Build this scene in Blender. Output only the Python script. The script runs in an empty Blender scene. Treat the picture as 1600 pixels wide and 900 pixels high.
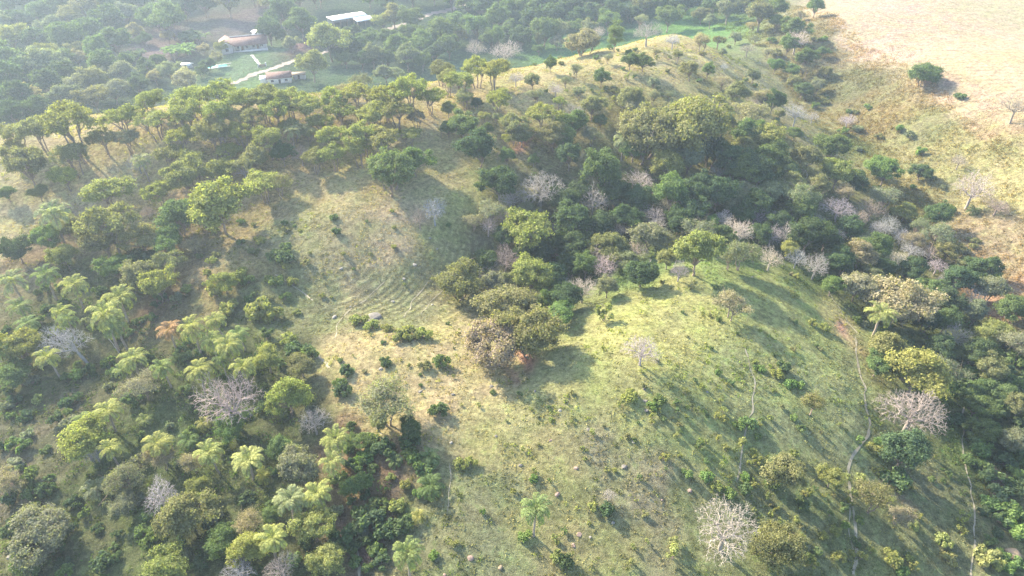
import bpy, math, random
import numpy as np
R = math.radians
random.seed(7); np.random.seed(7)
S = bpy.context.scene; COL = S.collection

# ------------------------------------------------------------------ camera, sky, sun, exposure
PITCH = R(36); F = 1067.0; CAMZ = 85.0
cd = bpy.data.cameras.new('camera'); cam = bpy.data.objects.new('camera', cd); COL.objects.link(cam)
cam.location = (0, 0, CAMZ); cam.rotation_euler = (R(90) - PITCH, 0, 0)
cd.sensor_width = 36; cd.lens = 36 * F / 1600; cd.clip_end = 6000; cd.clip_start = .5
S.camera = cam
SUN_EL = R(33); SUN_AZ = R(-49)      # azimuth from +Y towards +X
w = bpy.data.worlds.new('World'); S.world = w; w.use_nodes = True
nt = w.node_tree; bg = nt.nodes['Background']
sky = nt.nodes.new('ShaderNodeTexSky'); sky.sky_type = 'NISHITA'; sky.sun_disc = False
sky.sun_elevation = SUN_EL; sky.sun_rotation = SUN_AZ; sky.dust_density = 2.0
nt.links.new(sky.outputs[0], bg.inputs[0]); bg.inputs[1].default_value = 0.15
sl = bpy.data.lights.new('sun', 'SUN'); sl.energy = 5.0; sl.angle = R(.9); sl.color = (1, .88, .66)
so = bpy.data.objects.new('sun', sl); COL.objects.link(so)
so.rotation_euler = (R(90) - SUN_EL, 0, math.pi - SUN_AZ)
so.location = (-100, 100, 200)
S.view_settings.view_transform = 'Standard'; S.view_settings.look = 'None'
S.view_settings.gamma = 1; S.view_settings.use_curve_mapping = False
S.view_settings.exposure = 2.0
S.render.engine = 'CYCLES'
cy = S.cycles; cy.max_bounces = 5; cy.diffuse_bounces = 3; cy.transmission_bounces = 3; cy.glossy_bounces = 1
cy.volume_bounces = 0; cy.use_denoising = True; cy.denoising_prefilter = 'NONE'; cy.use_adaptive_sampling = False; cy.caustics_reflective = False; cy.caustics_refractive = False
HAZE_DENSITY = 0.0003

# ------------------------------------------------------------------ helpers: tagging and meshes
def tag(o, label=None, cat=None, group=None, kind=None):
    if label: o['label'] = label
    if cat: o['category'] = cat
    if group: o['group'] = group
    if kind: o['kind'] = kind
    return o

def qmesh(name, V, Q, mi=None, mats=(), smooth=False):
    V = np.asarray(V, np.float32); Q = np.asarray(Q, np.int32)
    me = bpy.data.meshes.new(name)
    k = Q.shape[1]
    me.vertices.add(len(V)); me.vertices.foreach_set('co', V.ravel())
    me.loops.add(Q.size); me.loops.foreach_set('vertex_index', Q.ravel())
    me.polygons.add(len(Q))
    me.polygons.foreach_set('loop_start', np.arange(0, Q.size, k, dtype=np.int32))
    if mi is not None: me.polygons.foreach_set('material_index', np.asarray(mi, np.int32))
    if smooth: me.polygons.foreach_set('use_smooth', np.ones(len(Q), bool))
    for m in mats: me.materials.append(m)
    me.update(calc_edges=True)
    return me

def link(name, data, parent=None, loc=(0, 0, 0)):
    o = bpy.data.objects.new(name, data); COL.objects.link(o); o.location = loc
    if parent: o.parent = parent
    return o

class QB:                                    # collects quads
    def __init__(s): s.V = []; s.Q = []; s.n = 0
    def add(s, V, Q):
        V = np.asarray(V, float).reshape(-1, 3); s.V.append(V); s.Q.append(np.asarray(Q, int).reshape(-1, 4) + s.n); s.n += len(V)
    def arr(s): return np.vstack(s.V), np.vstack(s.Q)
    def mesh(s, name, mats, smooth=False):
        V, Q = s.arr(); return qmesh(name, V, Q, None, mats, smooth)
    def tube(s, P, Rr, n=5, cap=False):
        P = np.asarray(P, float); m = len(P); Rr = np.broadcast_to(np.asarray(Rr, float), (m,))
        T = np.gradient(P, axis=0); T /= np.linalg.norm(T, axis=1)[:, None] + 1e-9
        ref = np.array([.31, .95, .05]) if abs(T[0][1]) < .9 else np.array([1., 0, 0])
        A = np.cross(T, ref); A /= np.linalg.norm(A, axis=1)[:, None] + 1e-9
        B = np.cross(T, A); a = np.arange(n) * 2 * math.pi / n
        V = P[:, None] + Rr[:, None, None] * (np.cos(a)[None, :, None] * A[:, None] + np.sin(a)[None, :, None] * B[:, None])
        q = []
        for i in range(m - 1):
            for j in range(n):
                k = (j + 1) % n; q.append((i * n + j, i * n + k, (i + 1) * n + k, (i + 1) * n + j))
        s.add(V, q)
    def box(s, x0, x1, y0, y1, z0, z1, M=None):
        V = np.array([(x, y, z) for z in (z0, z1) for y in (y0, y1) for x in (x0, x1)], float)
        if M is not None: V = M(V)
        s.add(V, [(0, 2, 3, 1), (4, 5, 7, 6), (0, 1, 5, 4), (2, 6, 7, 3), (0, 4, 6, 2), (1, 3, 7, 5)])
    def quad(s, a, b, c, d): s.add([a, b, c, d], [(0, 1, 2, 3)])

# ------------------------------------------------------------------ materials
def newmat(name):
    m = bpy.data.materials.new(name); m.use_nodes = True; n = m.node_tree.nodes; n.clear()
    out = n.new('ShaderNodeOutputMaterial'); return m, n, m.node_tree.links, out

def noise(n, l, scale, coord=None, detail=4, rough=.6):
    t = n.new('ShaderNodeTexNoise'); t.inputs['Scale'].default_value = scale
    t.inputs['Detail'].default_value = detail; t.inputs['Roughness'].default_value = rough
    if coord is not None: l.new(coord, t.inputs['Vector'])
    return t

def mapr(n, l, src, a, b, c, d):
    r = n.new('ShaderNodeMapRange'); l.new(src, r.inputs[0])
    for i, v in enumerate((a, b, c, d)): r.inputs[i + 1].default_value = v
    return r.outputs[0]

def mixc(n, l, fac, A, B, mode='MIX'):
    m = n.new('ShaderNodeMix'); m.data_type = 'RGBA'; m.blend_type = mode
    if isinstance(fac, (int, float)): m.inputs[0].default_value = fac
    else: l.new(fac, m.inputs[0])
    for i, x in ((6, A), (7, B)):
        if isinstance(x, tuple): m.inputs[i].default_value = (*x, 1)
        else: l.new(x, m.inputs[i])
    return m.outputs[2]

def scalec(n, l, colr, val):                 # colour times a scalar socket
    v = n.new('ShaderNodeVectorMath'); v.operation = 'SCALE'; l.new(colr, v.inputs[0]); l.new(val, v.inputs['Scale'])
    return v.outputs[0]

def leaf_mat(name, trans=.42, src='obj', var=(.65, 1.4)):
    m, n, l, out = newmat(name)
    if src == 'obj':
        oi = n.new('ShaderNodeObjectInfo'); base = oi.outputs['Color']
    else:
        at = n.new('ShaderNodeAttribute'); at.attribute_name = src; base = at.outputs['Color']
    g = n.new('ShaderNodeNewGeometry'); tc = n.new('ShaderNodeTexCoord')
    c = scalec(n, l, base, mapr(n, l, g.outputs['Random Per Island'], 0, 1, *var))
    nz = noise(n, l, .9, tc.outputs['Object'], 2)
    warm = mixc(n, l, mapr(n, l, nz.outputs[0], .35, .7, 0, .55), c, (1.15, 1.06, .7), 'MULTIPLY')
    d = n.new('ShaderNodeBsdfDiffuse'); t = n.new('ShaderNodeBsdfTranslucent')
    l.new(warm, d.inputs[0])
    tcol = mixc(n, l, 1.0, warm, (1.2, 1.35, .5), 'MULTIPLY'); l.new(tcol, t.inputs[0])
    mx = n.new('ShaderNodeMixShader'); mx.inputs[0].default_value = trans
    l.new(d.outputs[0], mx.inputs[1]); l.new(t.outputs[0], mx.inputs[2])
    l.new(mx.outputs[0], out.inputs[0])
    return m

def rough_mat(name, c1, c2, scale=3., obj=False, bump=.3, rough=.9):
    m, n, l, out = newmat(name); tc = n.new('ShaderNodeTexCoord')
    nz = noise(n, l, scale, tc.outputs['Object'])
    f = mapr(n, l, nz.outputs[0], .35, .65, 0, 1)
    c = mixc(n, l, f, c1, c2)
    if obj:
        oi = n.new('ShaderNodeObjectInfo'); c = mixc(n, l, 1.0, c, oi.outputs['Color'], 'MULTIPLY')
    b = n.new('ShaderNodeBsdfPrincipled'); b.inputs['Roughness'].default_value = rough
    l.new(c, b.inputs[0])
    bp = n.new('ShaderNodeBump'); bp.inputs['Strength'].default_value = bump; bp.inputs['Distance'].default_value = .1
    l.new(nz.outputs[0], bp.inputs['Height']); l.new(bp.outputs[0], b.inputs['Normal']); l.new(b.outputs[0], out.inputs[0])
    return m

M = {}
M['leaf'] = leaf_mat('leaf_foliage')
M['leafattr'] = leaf_mat('ground_foliage', .3, 'col', (.7, 1.35))
M['frond'] = leaf_mat('palm_frond', .4)
M['bark'] = rough_mat('bark', (.16, .12, .09), (.27, .22, .18), 4)
M['twig'] = rough_mat('bare_twigs', (.75, .75, .75), (1.1, 1.1, 1.1), 2, obj=True, bump=0)
M['palmbark'] = rough_mat('palm_bark', (.2, .16, .13), (.34, .29, .24), 6)
M['deadwood'] = rough_mat('dead_wood', (.34, .3, .26), (.5, .46, .41), 5)
M['rock'] = rough_mat('rock_face', (.55, .55, .55), (1.1, 1.08, 1.05), 2.5, obj=True, bump=.6)
M['trail'] = rough_mat('trodden_earth', (.19, .175, .12), (.28, .25, .18), .9)
M['road'] = rough_mat('dirt_road', (.12, .1, .085), (.16, .135, .115), .3)
M['white'] = rough_mat('white_plaster', (.42, .41, .4), (.56, .55, .53), 1.2, bump=.05)
M['metalroof'] = rough_mat('white_sheet_roof', (.86, .83, .78), (.92, .89, .84), .5, bump=.02, rough=.8)
M['greywall'] = rough_mat('grey_plaster', (.32, .31, .32), (.42, .41, .42), 1)
M['dark'] = rough_mat('dark_opening', (.03, .03, .035), (.05, .05, .05), 2)
M['concrete'] = rough_mat('pale_concrete', (.3, .29, .27), (.4, .39, .36), 1)
M['wood'] = rough_mat('timber_post', (.2, .15, .1), (.3, .23, .16), 3)

def tile_mat():
    m, n, l, out = newmat('clay_roof_tiles'); tc = n.new('ShaderNodeTexCoord')
    wv = n.new('ShaderNodeTexWave'); wv.inputs['Scale'].default_value = 1.6; wv.inputs['Distortion'].default_value = .6
    l.new(tc.outputs['Object'], wv.inputs['Vector'])
    nz = noise(n, l, 1.3, tc.outputs['Object'], 6, .75)
    a = mixc(n, l, mapr(n, l, nz.outputs[0], .38, .62, 0, 1), (.15, .07, .055), (.235, .15, .125))
    a = scalec(n, l, a, mapr(n, l, wv.outputs[0], 0, 1, .75, 1.1))
    b = n.new('ShaderNodeBsdfPrincipled'); b.inputs['Roughness'].default_value = .85
    l.new(a, b.inputs[0]); bp = n.new('ShaderNodeBump'); bp.inputs['Distance'].default_value = .08; bp.inputs['Strength'].default_value = .8
    l.new(wv.outputs[0], bp.inputs['Height']); l.new(bp.outputs[0], b.inputs['Normal']); l.new(b.outputs[0], out.inputs[0]); return m
M['tile'] = tile_mat()
def water_mat():
    m, n, l, out = newmat('pool_water'); b = n.new('ShaderNodeBsdfPrincipled')
    b.inputs[0].default_value = (.12, .5, .45, 1); b.inputs['Roughness'].default_value = .08
    nz = noise(n, l, 3.); bp = n.new('ShaderNodeBump'); bp.inputs['Strength'].default_value = .1
    l.new(nz.outputs[0], bp.inputs['Height']); l.new(bp.outputs[0], b.inputs['Normal']); l.new(b.outputs[0], out.inputs[0]); return m
M['water'] = water_mat()

# ------------------------------------------------------------------ terrain
c_, s_ = math.cos(PITCH), math.sin(PITCH)
def ray(px, py):
    u = (px - 800) / F; v = (450 - py) / F
    return np.array([u, c_ + v * s_, -s_ + v * c_])       # one unit of depth
def atz(px, py, z):
    d = ray(px, py); t = (CAMZ - z) / -d[2]; return d[0] * t, d[1] * t
def proj(x, y, z):
    zz = z - CAMZ; dep = y * c_ - zz * s_; return 800 + F * x / dep, 450 - F * (y * s_ + zz * c_) / dep, dep

PX = [(1080,60,6),(950,80,9),(800,115,10),(600,155,10),(400,170,9),(200,190,7),(0,230,3),(1150,110,0),(1200,180,-4),
 (700,220,6),(900,160,8),(500,270,3),(300,300,0),(100,330,-3),(1050,200,2),(650,320,1),(750,330,-1),(500,380,0),(300,420,-3),
 (100,430,-5),(600,470,-6),(520,480,-5),(700,440,-8),(800,420,-10),(900,390,-9),(1050,360,-6),(1200,380,-8),(1350,420,-12),
 (950,260,-1),(1100,260,-2.5),(1250,270,-7),(1100,470,-2),(1100,420,-3),(1000,520,-1.5),(900,500,-4),(1000,600,-1),(1200,540,-4),(1300,600,-8),(780,640,-2),
 (560,560,-3),(700,760,-3),(850,850,-6),(1050,800,-7),(1200,800,-10),(1350,750,-13),(950,450,-6),(1150,890,-10),(900,900,-7),
 (450,700,-6),(300,600,-6),(150,560,-8),(100,750,-9),(400,880,-7),(0,880,-12),(0,500,-8),(780,520,-4),(640,400,-2)]
CP = [(*atz(a, b, z), z) for a, b, z in PX]
CP += [(122,386,-17),(118,270,-17),(122,221,-17),(121,176,-17),(118,137,-17),(104,111,-18),(86,86,-19),(68,58,-20),(60,30,-22),
 (157,257,-1),(160,202,-1),(155,340,-1),(165,150,-2),(150,110,-6),(130,70,-10),(115,40,-14),(200,300,1),(260,250,2),(250,400,0),
 (200,150,3),(180,100,0),(-60,260,-16),(-80,300,-24),(-150,250,-18),(-220,230,-15),(0,290,-16),(20,330,-24),(60,350,-22),
 (-100,350,-26),(-150,330,-26),(-200,300,-22),(-100,420,-26),(0,420,-25),(80,420,-20),(-200,420,-26),(-300,300,-22),
 (-300,500,-22),(0,520,-18),(150,520,-10),(-250,150,-8),(-200,60,-12),(0,10,-8),(-100,0,-10),(100,0,-16),(300,100,4),(350,350,2)]
CP = np.array(CP, float)
def tps(r2): return r2 * np.log(r2 + 1e-9) * .5
n_ = len(CP); D2 = ((CP[:, None, :2] - CP[None, :, :2]) ** 2).sum(2)
A_ = np.zeros((n_ + 3, n_ + 3)); A_[:n_, :n_] = tps(D2) + np.eye(n_) * 60
A_[:n_, n_] = 1; A_[:n_, n_ + 1:] = CP[:, :2]; A_[n_, :n_] = 1; A_[n_ + 1:, :n_] = CP[:, :2].T
W_ = np.linalg.solve(A_, np.concatenate([CP[:, 2], np.zeros(3)]))
def vnoise(x, y, seed):
    rs = np.random.RandomState(seed); T = rs.rand(256, 256)
    xi = np.floor(x).astype(int); yi = np.floor(y).astype(int); fx = x - xi; fy = y - yi
    fx = fx * fx * (3 - 2 * fx); fy = fy * fy * (3 - 2 * fy); g = lambda a, b: T[a % 256, b % 256]
    return (g(xi, yi) * (1 - fx) + g(xi + 1, yi) * fx) * (1 - fy) + (g(xi, yi + 1) * (1 - fx) + g(xi + 1, yi + 1) * fx) * fy - .5
def hfun(x, y):
    z = np.full(x.shape, W_[n_]) + W_[n_ + 1] * x + W_[n_ + 2] * y
    for i in range(n_): z += W_[i] * tps((x - CP[i, 0]) ** 2 + (y - CP[i, 1]) ** 2)
    dd = np.hypot(x, y - 230); f = np.clip((dd - 300) / 250, 0, 1); f = f * f * (3 - 2 * f)
    far = -18 + 14 * vnoise(x / 170, y / 170, 5) + np.clip((dd - 700) / 900, 0, 1) * 50
    z = z * (1 - f) + far * f
    dep = np.clip((175 - x) / 30, 0.15, 1)                   # the ploughed plateau is smooth
    z = z + dep * (2.2 * vnoise(x / 21, y / 21, 1) + 1.0 * vnoise(x / 8, y / 8, 2) + .35 * vnoise(x / 2.7, y / 2.7, 3)) + .12 * vnoise(x / 1.1, y / 1.1, 4) * dep
    return z
def axis(lo, hi, step, ends, grow=1.18):
    a = list(np.arange(lo, hi + .01, step)); st = step
    while a[-1] < ends[1]: st *= grow; a.append(a[-1] + st)
    st = step; b = [lo]
    while b[-1] > ends[0]: st *= grow; b.append(b[-1] - st)
    return np.array(b[:0:-1] + a)
GX = axis(-170, 200, .9, (-1800, 1800)); GY = axis(25, 300, .9, (-400, 2600), 1.1)
XX, YY = np.meshgrid(GX, GY); ZZ = hfun(XX, YY)
# small cattle terraces: steps that follow the contour lines on the bowl and the lower slope
def blob(px, py, rx, ry, z=-4):
    cx, cy = atz(px, py, z); e = atz(px + rx, py, z)[0] - cx; f = (atz(px, py - ry, z)[1] - atz(px, py + ry, z)[1]) / 2
    return np.exp(-(((XX - cx) / e) ** 2 + ((YY - cy) / f) ** 2))
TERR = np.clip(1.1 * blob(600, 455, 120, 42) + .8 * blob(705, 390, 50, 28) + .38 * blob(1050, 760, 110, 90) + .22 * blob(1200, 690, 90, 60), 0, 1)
wz = ZZ + .5 * vnoise(XX / 6, YY / 6, 9)
TERR_H = 0.0
ZZ = ZZ + TERR_H
def height(x, y):
    x = np.asarray(x, float); y = np.asarray(y, float)
    i = np.clip(np.searchsorted(GX, x) - 1, 0, len(GX) - 2); j = np.clip(np.searchsorted(GY, y) - 1, 0, len(GY) - 2)
    fx = (x - GX[i]) / (GX[i + 1] - GX[i]); fy = (y - GY[j]) / (GY[j + 1] - GY[j])
    return (ZZ[j, i] * (1 - fx) + ZZ[j, i + 1] * fx) * (1 - fy) + (ZZ[j + 1, i] * (1 - fx) + ZZ[j + 1, i + 1] * fx) * fy
TS = np.arange(40, 900, .4)
def hit(px, py, kz=0.0, hz=0.0):
    """point on the ray where it passes kz*depth + hz above the ground"""
    d = ray(px, py); P = d[None] * TS[:, None]; P[:, 2] += CAMZ
    g = P[:, 2] - height(P[:, 0], P[:, 1]) - kz * TS - hz
    k = int(np.argmax(g < 0)) if (g < 0).any() else len(TS) - 1
    if k > 0 and g[k] < 0:
        t = TS[k - 1] + .4 * g[k - 1] / (g[k - 1] - g[k])
    else: t = TS[k]
    return d[0] * t, d[1] * t, t
# ground colour: real covers of each place
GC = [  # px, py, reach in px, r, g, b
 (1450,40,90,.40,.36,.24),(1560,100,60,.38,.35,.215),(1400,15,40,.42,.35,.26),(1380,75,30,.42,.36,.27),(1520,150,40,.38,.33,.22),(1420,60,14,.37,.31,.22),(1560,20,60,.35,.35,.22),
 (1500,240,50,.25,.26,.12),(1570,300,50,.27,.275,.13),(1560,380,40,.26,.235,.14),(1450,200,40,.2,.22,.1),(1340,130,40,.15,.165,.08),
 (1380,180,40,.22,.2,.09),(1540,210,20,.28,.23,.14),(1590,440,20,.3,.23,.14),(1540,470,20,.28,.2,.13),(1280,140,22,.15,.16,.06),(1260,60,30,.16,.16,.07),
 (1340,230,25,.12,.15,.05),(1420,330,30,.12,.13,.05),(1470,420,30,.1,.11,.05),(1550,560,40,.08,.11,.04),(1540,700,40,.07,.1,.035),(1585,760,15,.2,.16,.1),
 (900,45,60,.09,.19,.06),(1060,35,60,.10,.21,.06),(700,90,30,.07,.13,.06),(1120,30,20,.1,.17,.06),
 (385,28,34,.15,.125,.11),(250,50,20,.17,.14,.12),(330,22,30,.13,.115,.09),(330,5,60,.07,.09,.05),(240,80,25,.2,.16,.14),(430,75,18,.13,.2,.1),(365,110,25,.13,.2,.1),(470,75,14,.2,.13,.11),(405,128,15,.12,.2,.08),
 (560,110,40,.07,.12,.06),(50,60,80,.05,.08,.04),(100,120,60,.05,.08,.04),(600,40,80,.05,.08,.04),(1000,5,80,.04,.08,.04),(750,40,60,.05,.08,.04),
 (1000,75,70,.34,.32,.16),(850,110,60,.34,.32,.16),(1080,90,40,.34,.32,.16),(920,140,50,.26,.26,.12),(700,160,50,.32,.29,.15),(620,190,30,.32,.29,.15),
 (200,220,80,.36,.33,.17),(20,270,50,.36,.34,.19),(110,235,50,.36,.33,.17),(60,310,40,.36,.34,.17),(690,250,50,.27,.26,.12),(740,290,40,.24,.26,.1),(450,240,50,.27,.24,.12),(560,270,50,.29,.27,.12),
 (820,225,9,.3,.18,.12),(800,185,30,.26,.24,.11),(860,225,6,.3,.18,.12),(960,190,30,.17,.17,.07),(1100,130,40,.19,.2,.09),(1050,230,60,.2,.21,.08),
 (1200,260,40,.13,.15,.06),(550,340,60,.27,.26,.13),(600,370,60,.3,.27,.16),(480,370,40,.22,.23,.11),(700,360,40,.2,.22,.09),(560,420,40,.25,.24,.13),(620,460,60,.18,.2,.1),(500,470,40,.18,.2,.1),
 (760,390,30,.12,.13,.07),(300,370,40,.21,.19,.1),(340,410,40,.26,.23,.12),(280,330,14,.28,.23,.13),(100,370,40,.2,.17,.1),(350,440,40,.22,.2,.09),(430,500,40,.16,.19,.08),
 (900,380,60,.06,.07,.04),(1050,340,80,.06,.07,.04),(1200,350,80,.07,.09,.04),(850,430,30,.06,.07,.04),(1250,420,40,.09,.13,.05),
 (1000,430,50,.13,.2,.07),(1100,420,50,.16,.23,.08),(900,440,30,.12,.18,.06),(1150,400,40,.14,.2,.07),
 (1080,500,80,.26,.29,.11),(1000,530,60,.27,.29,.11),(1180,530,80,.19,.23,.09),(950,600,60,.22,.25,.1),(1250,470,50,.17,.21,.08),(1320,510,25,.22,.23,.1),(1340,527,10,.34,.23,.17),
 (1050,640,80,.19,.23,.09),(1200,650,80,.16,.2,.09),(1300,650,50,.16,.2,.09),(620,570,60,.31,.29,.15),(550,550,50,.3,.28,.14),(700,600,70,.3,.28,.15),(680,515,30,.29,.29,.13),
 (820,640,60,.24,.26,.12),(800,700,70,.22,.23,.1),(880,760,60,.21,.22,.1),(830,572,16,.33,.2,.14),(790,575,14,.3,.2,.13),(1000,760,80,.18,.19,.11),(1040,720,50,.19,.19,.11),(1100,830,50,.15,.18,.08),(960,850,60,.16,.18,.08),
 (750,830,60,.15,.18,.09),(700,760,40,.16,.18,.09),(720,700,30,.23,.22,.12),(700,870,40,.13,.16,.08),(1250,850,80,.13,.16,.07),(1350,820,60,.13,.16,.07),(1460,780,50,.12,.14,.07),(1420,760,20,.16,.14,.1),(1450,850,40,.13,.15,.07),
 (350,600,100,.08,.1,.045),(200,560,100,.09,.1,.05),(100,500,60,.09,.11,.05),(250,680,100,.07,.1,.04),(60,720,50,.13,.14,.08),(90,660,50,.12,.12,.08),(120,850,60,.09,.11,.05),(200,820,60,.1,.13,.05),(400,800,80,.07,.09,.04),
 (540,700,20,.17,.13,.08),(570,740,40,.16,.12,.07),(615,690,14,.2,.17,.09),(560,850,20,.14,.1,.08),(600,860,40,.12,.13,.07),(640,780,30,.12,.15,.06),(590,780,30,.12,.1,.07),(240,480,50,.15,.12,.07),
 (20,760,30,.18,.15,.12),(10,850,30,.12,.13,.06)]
def build_ground():
    X = XX.ravel(); Y = YY.ravel(); Z = ZZ.ravel()
    acc = np.zeros((len(X), 3)); ws = np.full(len(X), 1e-7); acc += np.array([.07, .1, .045]) * 1e-7
    jx = X + 9 * vnoise(X / 7, Y / 7, 21); jy = Y + 12 * vnoise(X / 7, Y / 7, 22)
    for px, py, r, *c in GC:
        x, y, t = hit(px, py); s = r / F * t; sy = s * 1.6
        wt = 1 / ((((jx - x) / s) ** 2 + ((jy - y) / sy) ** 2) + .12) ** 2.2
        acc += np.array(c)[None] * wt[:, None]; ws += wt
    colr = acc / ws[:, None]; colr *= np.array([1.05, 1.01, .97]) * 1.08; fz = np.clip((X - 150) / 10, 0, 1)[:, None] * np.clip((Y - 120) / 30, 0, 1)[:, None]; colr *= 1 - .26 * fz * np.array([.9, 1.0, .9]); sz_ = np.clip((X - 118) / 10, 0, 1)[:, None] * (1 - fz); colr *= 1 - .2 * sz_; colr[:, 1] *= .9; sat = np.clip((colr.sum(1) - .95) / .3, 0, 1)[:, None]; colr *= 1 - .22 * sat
    ny, nx = XX.shape; idx = np.arange(nx * ny).reshape(ny, nx)
    Q = np.stack([idx[:-1, :-1], idx[:-1, 1:], idx[1:, 1:], idx[1:, :-1]], -1).reshape(-1, 4)
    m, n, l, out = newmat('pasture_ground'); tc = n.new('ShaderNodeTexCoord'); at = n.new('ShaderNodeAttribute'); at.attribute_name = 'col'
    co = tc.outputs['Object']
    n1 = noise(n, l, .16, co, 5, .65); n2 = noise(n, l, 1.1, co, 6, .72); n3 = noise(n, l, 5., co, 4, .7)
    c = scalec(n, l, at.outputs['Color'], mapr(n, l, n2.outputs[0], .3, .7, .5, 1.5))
    c = mixc(n, l, mapr(n, l, n1.outputs[0], .42, .62, 0, .4), c, (.75, 1.0, .6), 'MULTIPLY')
    c = mixc(n, l, mapr(n, l, n3.outputs[0], .56, .72, 0, .5), c, (.4, .34, .22))
    c = scalec(n, l, c, mapr(n, l, n3.outputs[0], .3, .6, .75, 1.1))
    n4 = noise(n, l, .42, co, 5, .8)
    c = scalec(n, l, c, mapr(n, l, n4.outputs[0], .38, .62, .72, 1.22))
    c = mixc(n, l, mapr(n, l, n4.outputs[0], .55, .66, 0, .45), c, (.6, .85, .5), 'MULTIPLY')
    def mth(op, a, b2=None, c2=None):
        q = n.new('ShaderNodeMath'); q.operation = op
        for i_, v_ in enumerate((a, b2, c2)):
            if v_ is None: continue
            if isinstance(v_, (int, float)): q.inputs[i_].default_value = v_
            else: l.new(v_, q.inputs[i_])
        return q.outputs[0]
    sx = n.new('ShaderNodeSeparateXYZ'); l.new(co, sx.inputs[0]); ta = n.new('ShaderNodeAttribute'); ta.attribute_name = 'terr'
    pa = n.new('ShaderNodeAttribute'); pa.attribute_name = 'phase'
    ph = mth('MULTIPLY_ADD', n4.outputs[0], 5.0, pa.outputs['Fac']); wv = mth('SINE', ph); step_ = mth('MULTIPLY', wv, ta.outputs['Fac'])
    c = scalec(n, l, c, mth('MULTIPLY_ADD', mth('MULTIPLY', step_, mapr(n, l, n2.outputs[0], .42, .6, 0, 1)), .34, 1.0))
    fr = n.new('ShaderNodeAttribute'); fr.attribute_name = 'field'
    rw = mth('SINE', mth('MULTIPLY_ADD', n1.outputs[0], 5.0, mth('ADD', mth('MULTIPLY', sx.outputs['X'], 1.1), mth('MULTIPLY', sx.outputs['Y'], 1.9))))
    c = scalec(n, l, c, mth('MULTIPLY_ADD', mth('MULTIPLY', rw, fr.outputs['Fac']), .07, 1.0))
    b = n.new('ShaderNodeBsdfDiffuse'); b.inputs[1].default_value = .8; l.new(c, b.inputs[0])
    ad = n.new('ShaderNodeMath'); ad.operation = 'MULTIPLY_ADD'; l.new(n2.outputs[0], ad.inputs[0]); ad.inputs[1].default_value = 1.6; l.new(n3.outputs[0], ad.inputs[2])
    bp = n.new('ShaderNodeBump'); bp.inputs['Strength'].default_value = .8; bp.inputs['Distance'].default_value = .28
    l.new(mth('MULTIPLY_ADD', step_, .4, ad.outputs[0]), bp.inputs['Height']); l.new(bp.outputs[0], b.inputs['Normal']); l.new(b.outputs[0], out.inputs[0])
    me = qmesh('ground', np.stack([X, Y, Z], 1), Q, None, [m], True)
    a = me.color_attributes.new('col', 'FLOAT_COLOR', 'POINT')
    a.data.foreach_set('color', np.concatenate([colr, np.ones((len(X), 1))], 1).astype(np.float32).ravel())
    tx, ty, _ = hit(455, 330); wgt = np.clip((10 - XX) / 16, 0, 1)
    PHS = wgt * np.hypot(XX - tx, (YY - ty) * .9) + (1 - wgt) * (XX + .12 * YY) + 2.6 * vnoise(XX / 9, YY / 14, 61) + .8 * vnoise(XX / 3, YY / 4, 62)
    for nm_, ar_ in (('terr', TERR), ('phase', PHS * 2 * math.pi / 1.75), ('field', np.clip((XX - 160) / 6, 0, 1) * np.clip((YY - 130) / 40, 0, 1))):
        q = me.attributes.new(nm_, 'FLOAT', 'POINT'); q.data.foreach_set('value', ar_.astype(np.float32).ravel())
    g = tag(link('ground', me), kind='structure')
    return colr.reshape(ny, nx, 3)
GCOL = build_ground()
def gcol(x, y):
    i = np.clip(np.searchsorted(GX, x), 0, len(GX) - 1); j = np.clip(np.searchsorted(GY, y), 0, len(GY) - 1)
    return GCOL[j, i]

# roads and trodden trails, draped on the ground
def strip(name, pts, width, mat, lift=.04, jit=.25, label=None):
    P = []
    for (a, b), (c, d) in zip(pts[:-1], pts[1:]):
        x0, y0, _ = hit(a, b); x1, y1, _ = hit(c, d); L = math.hypot(x1 - x0, y1 - y0); k = max(2, int(L / .5))
        for i in range(k): P.append((x0 + (x1 - x0) * i / k, y0 + (y1 - y0) * i / k))
    P.append((x1, y1)); P = np.array(P); rs = np.random.RandomState(len(P))
    for _ in range(6): P[1:-1] = (P[:-2] + P[2:] + P[1:-1] * 2) / 4
    ss = np.arange(len(P)); P[:, 0] += jit * vnoise(ss / 5., ss * 0., 31) * 2; P[:, 1] += jit * vnoise(ss / 5., ss * 0. + 7, 32) * 2
    T = np.gradient(P, axis=0); T /= np.linalg.norm(T, axis=1)[:, None] + 1e-9; Nn = np.stack([-T[:, 1], T[:, 0]], 1)
    wv = width * (.85 + .9 * vnoise(ss / 3., ss * 0. + 3, 33)); wv[0] *= .3; wv[-1] *= .3
    K = 5; V = []
    for j in range(K):
        q = P + Nn * (wv * (j / (K - 1) - .5))[:, None]; V.append(np.column_stack([q, height(q[:, 0], q[:, 1]) + lift]))
    V = np.stack(V, 1); m = len(P); idx = np.arange(m * K).reshape(m, K)
    Q = np.stack([idx[:-1, :-1], idx[:-1, 1:], idx[1:, 1:], idx[1:, :-1]], -1).reshape(-1, 4)
    o = link(name, qmesh(name, V.reshape(-1, 3), Q, None, [mat], True)); tag(o, label, kind='structure'); return o
strip('dirt_road', [(340,137),(400,115),(440,102),(490,87),(530,76)], 5.0, M['road'], .1, .1)
strip('dirt_road', [(600,47),(640,35),(672,22),(720,9),(775,-4),(850,-20)], 5.5, M['road'], .06, .1)
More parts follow.
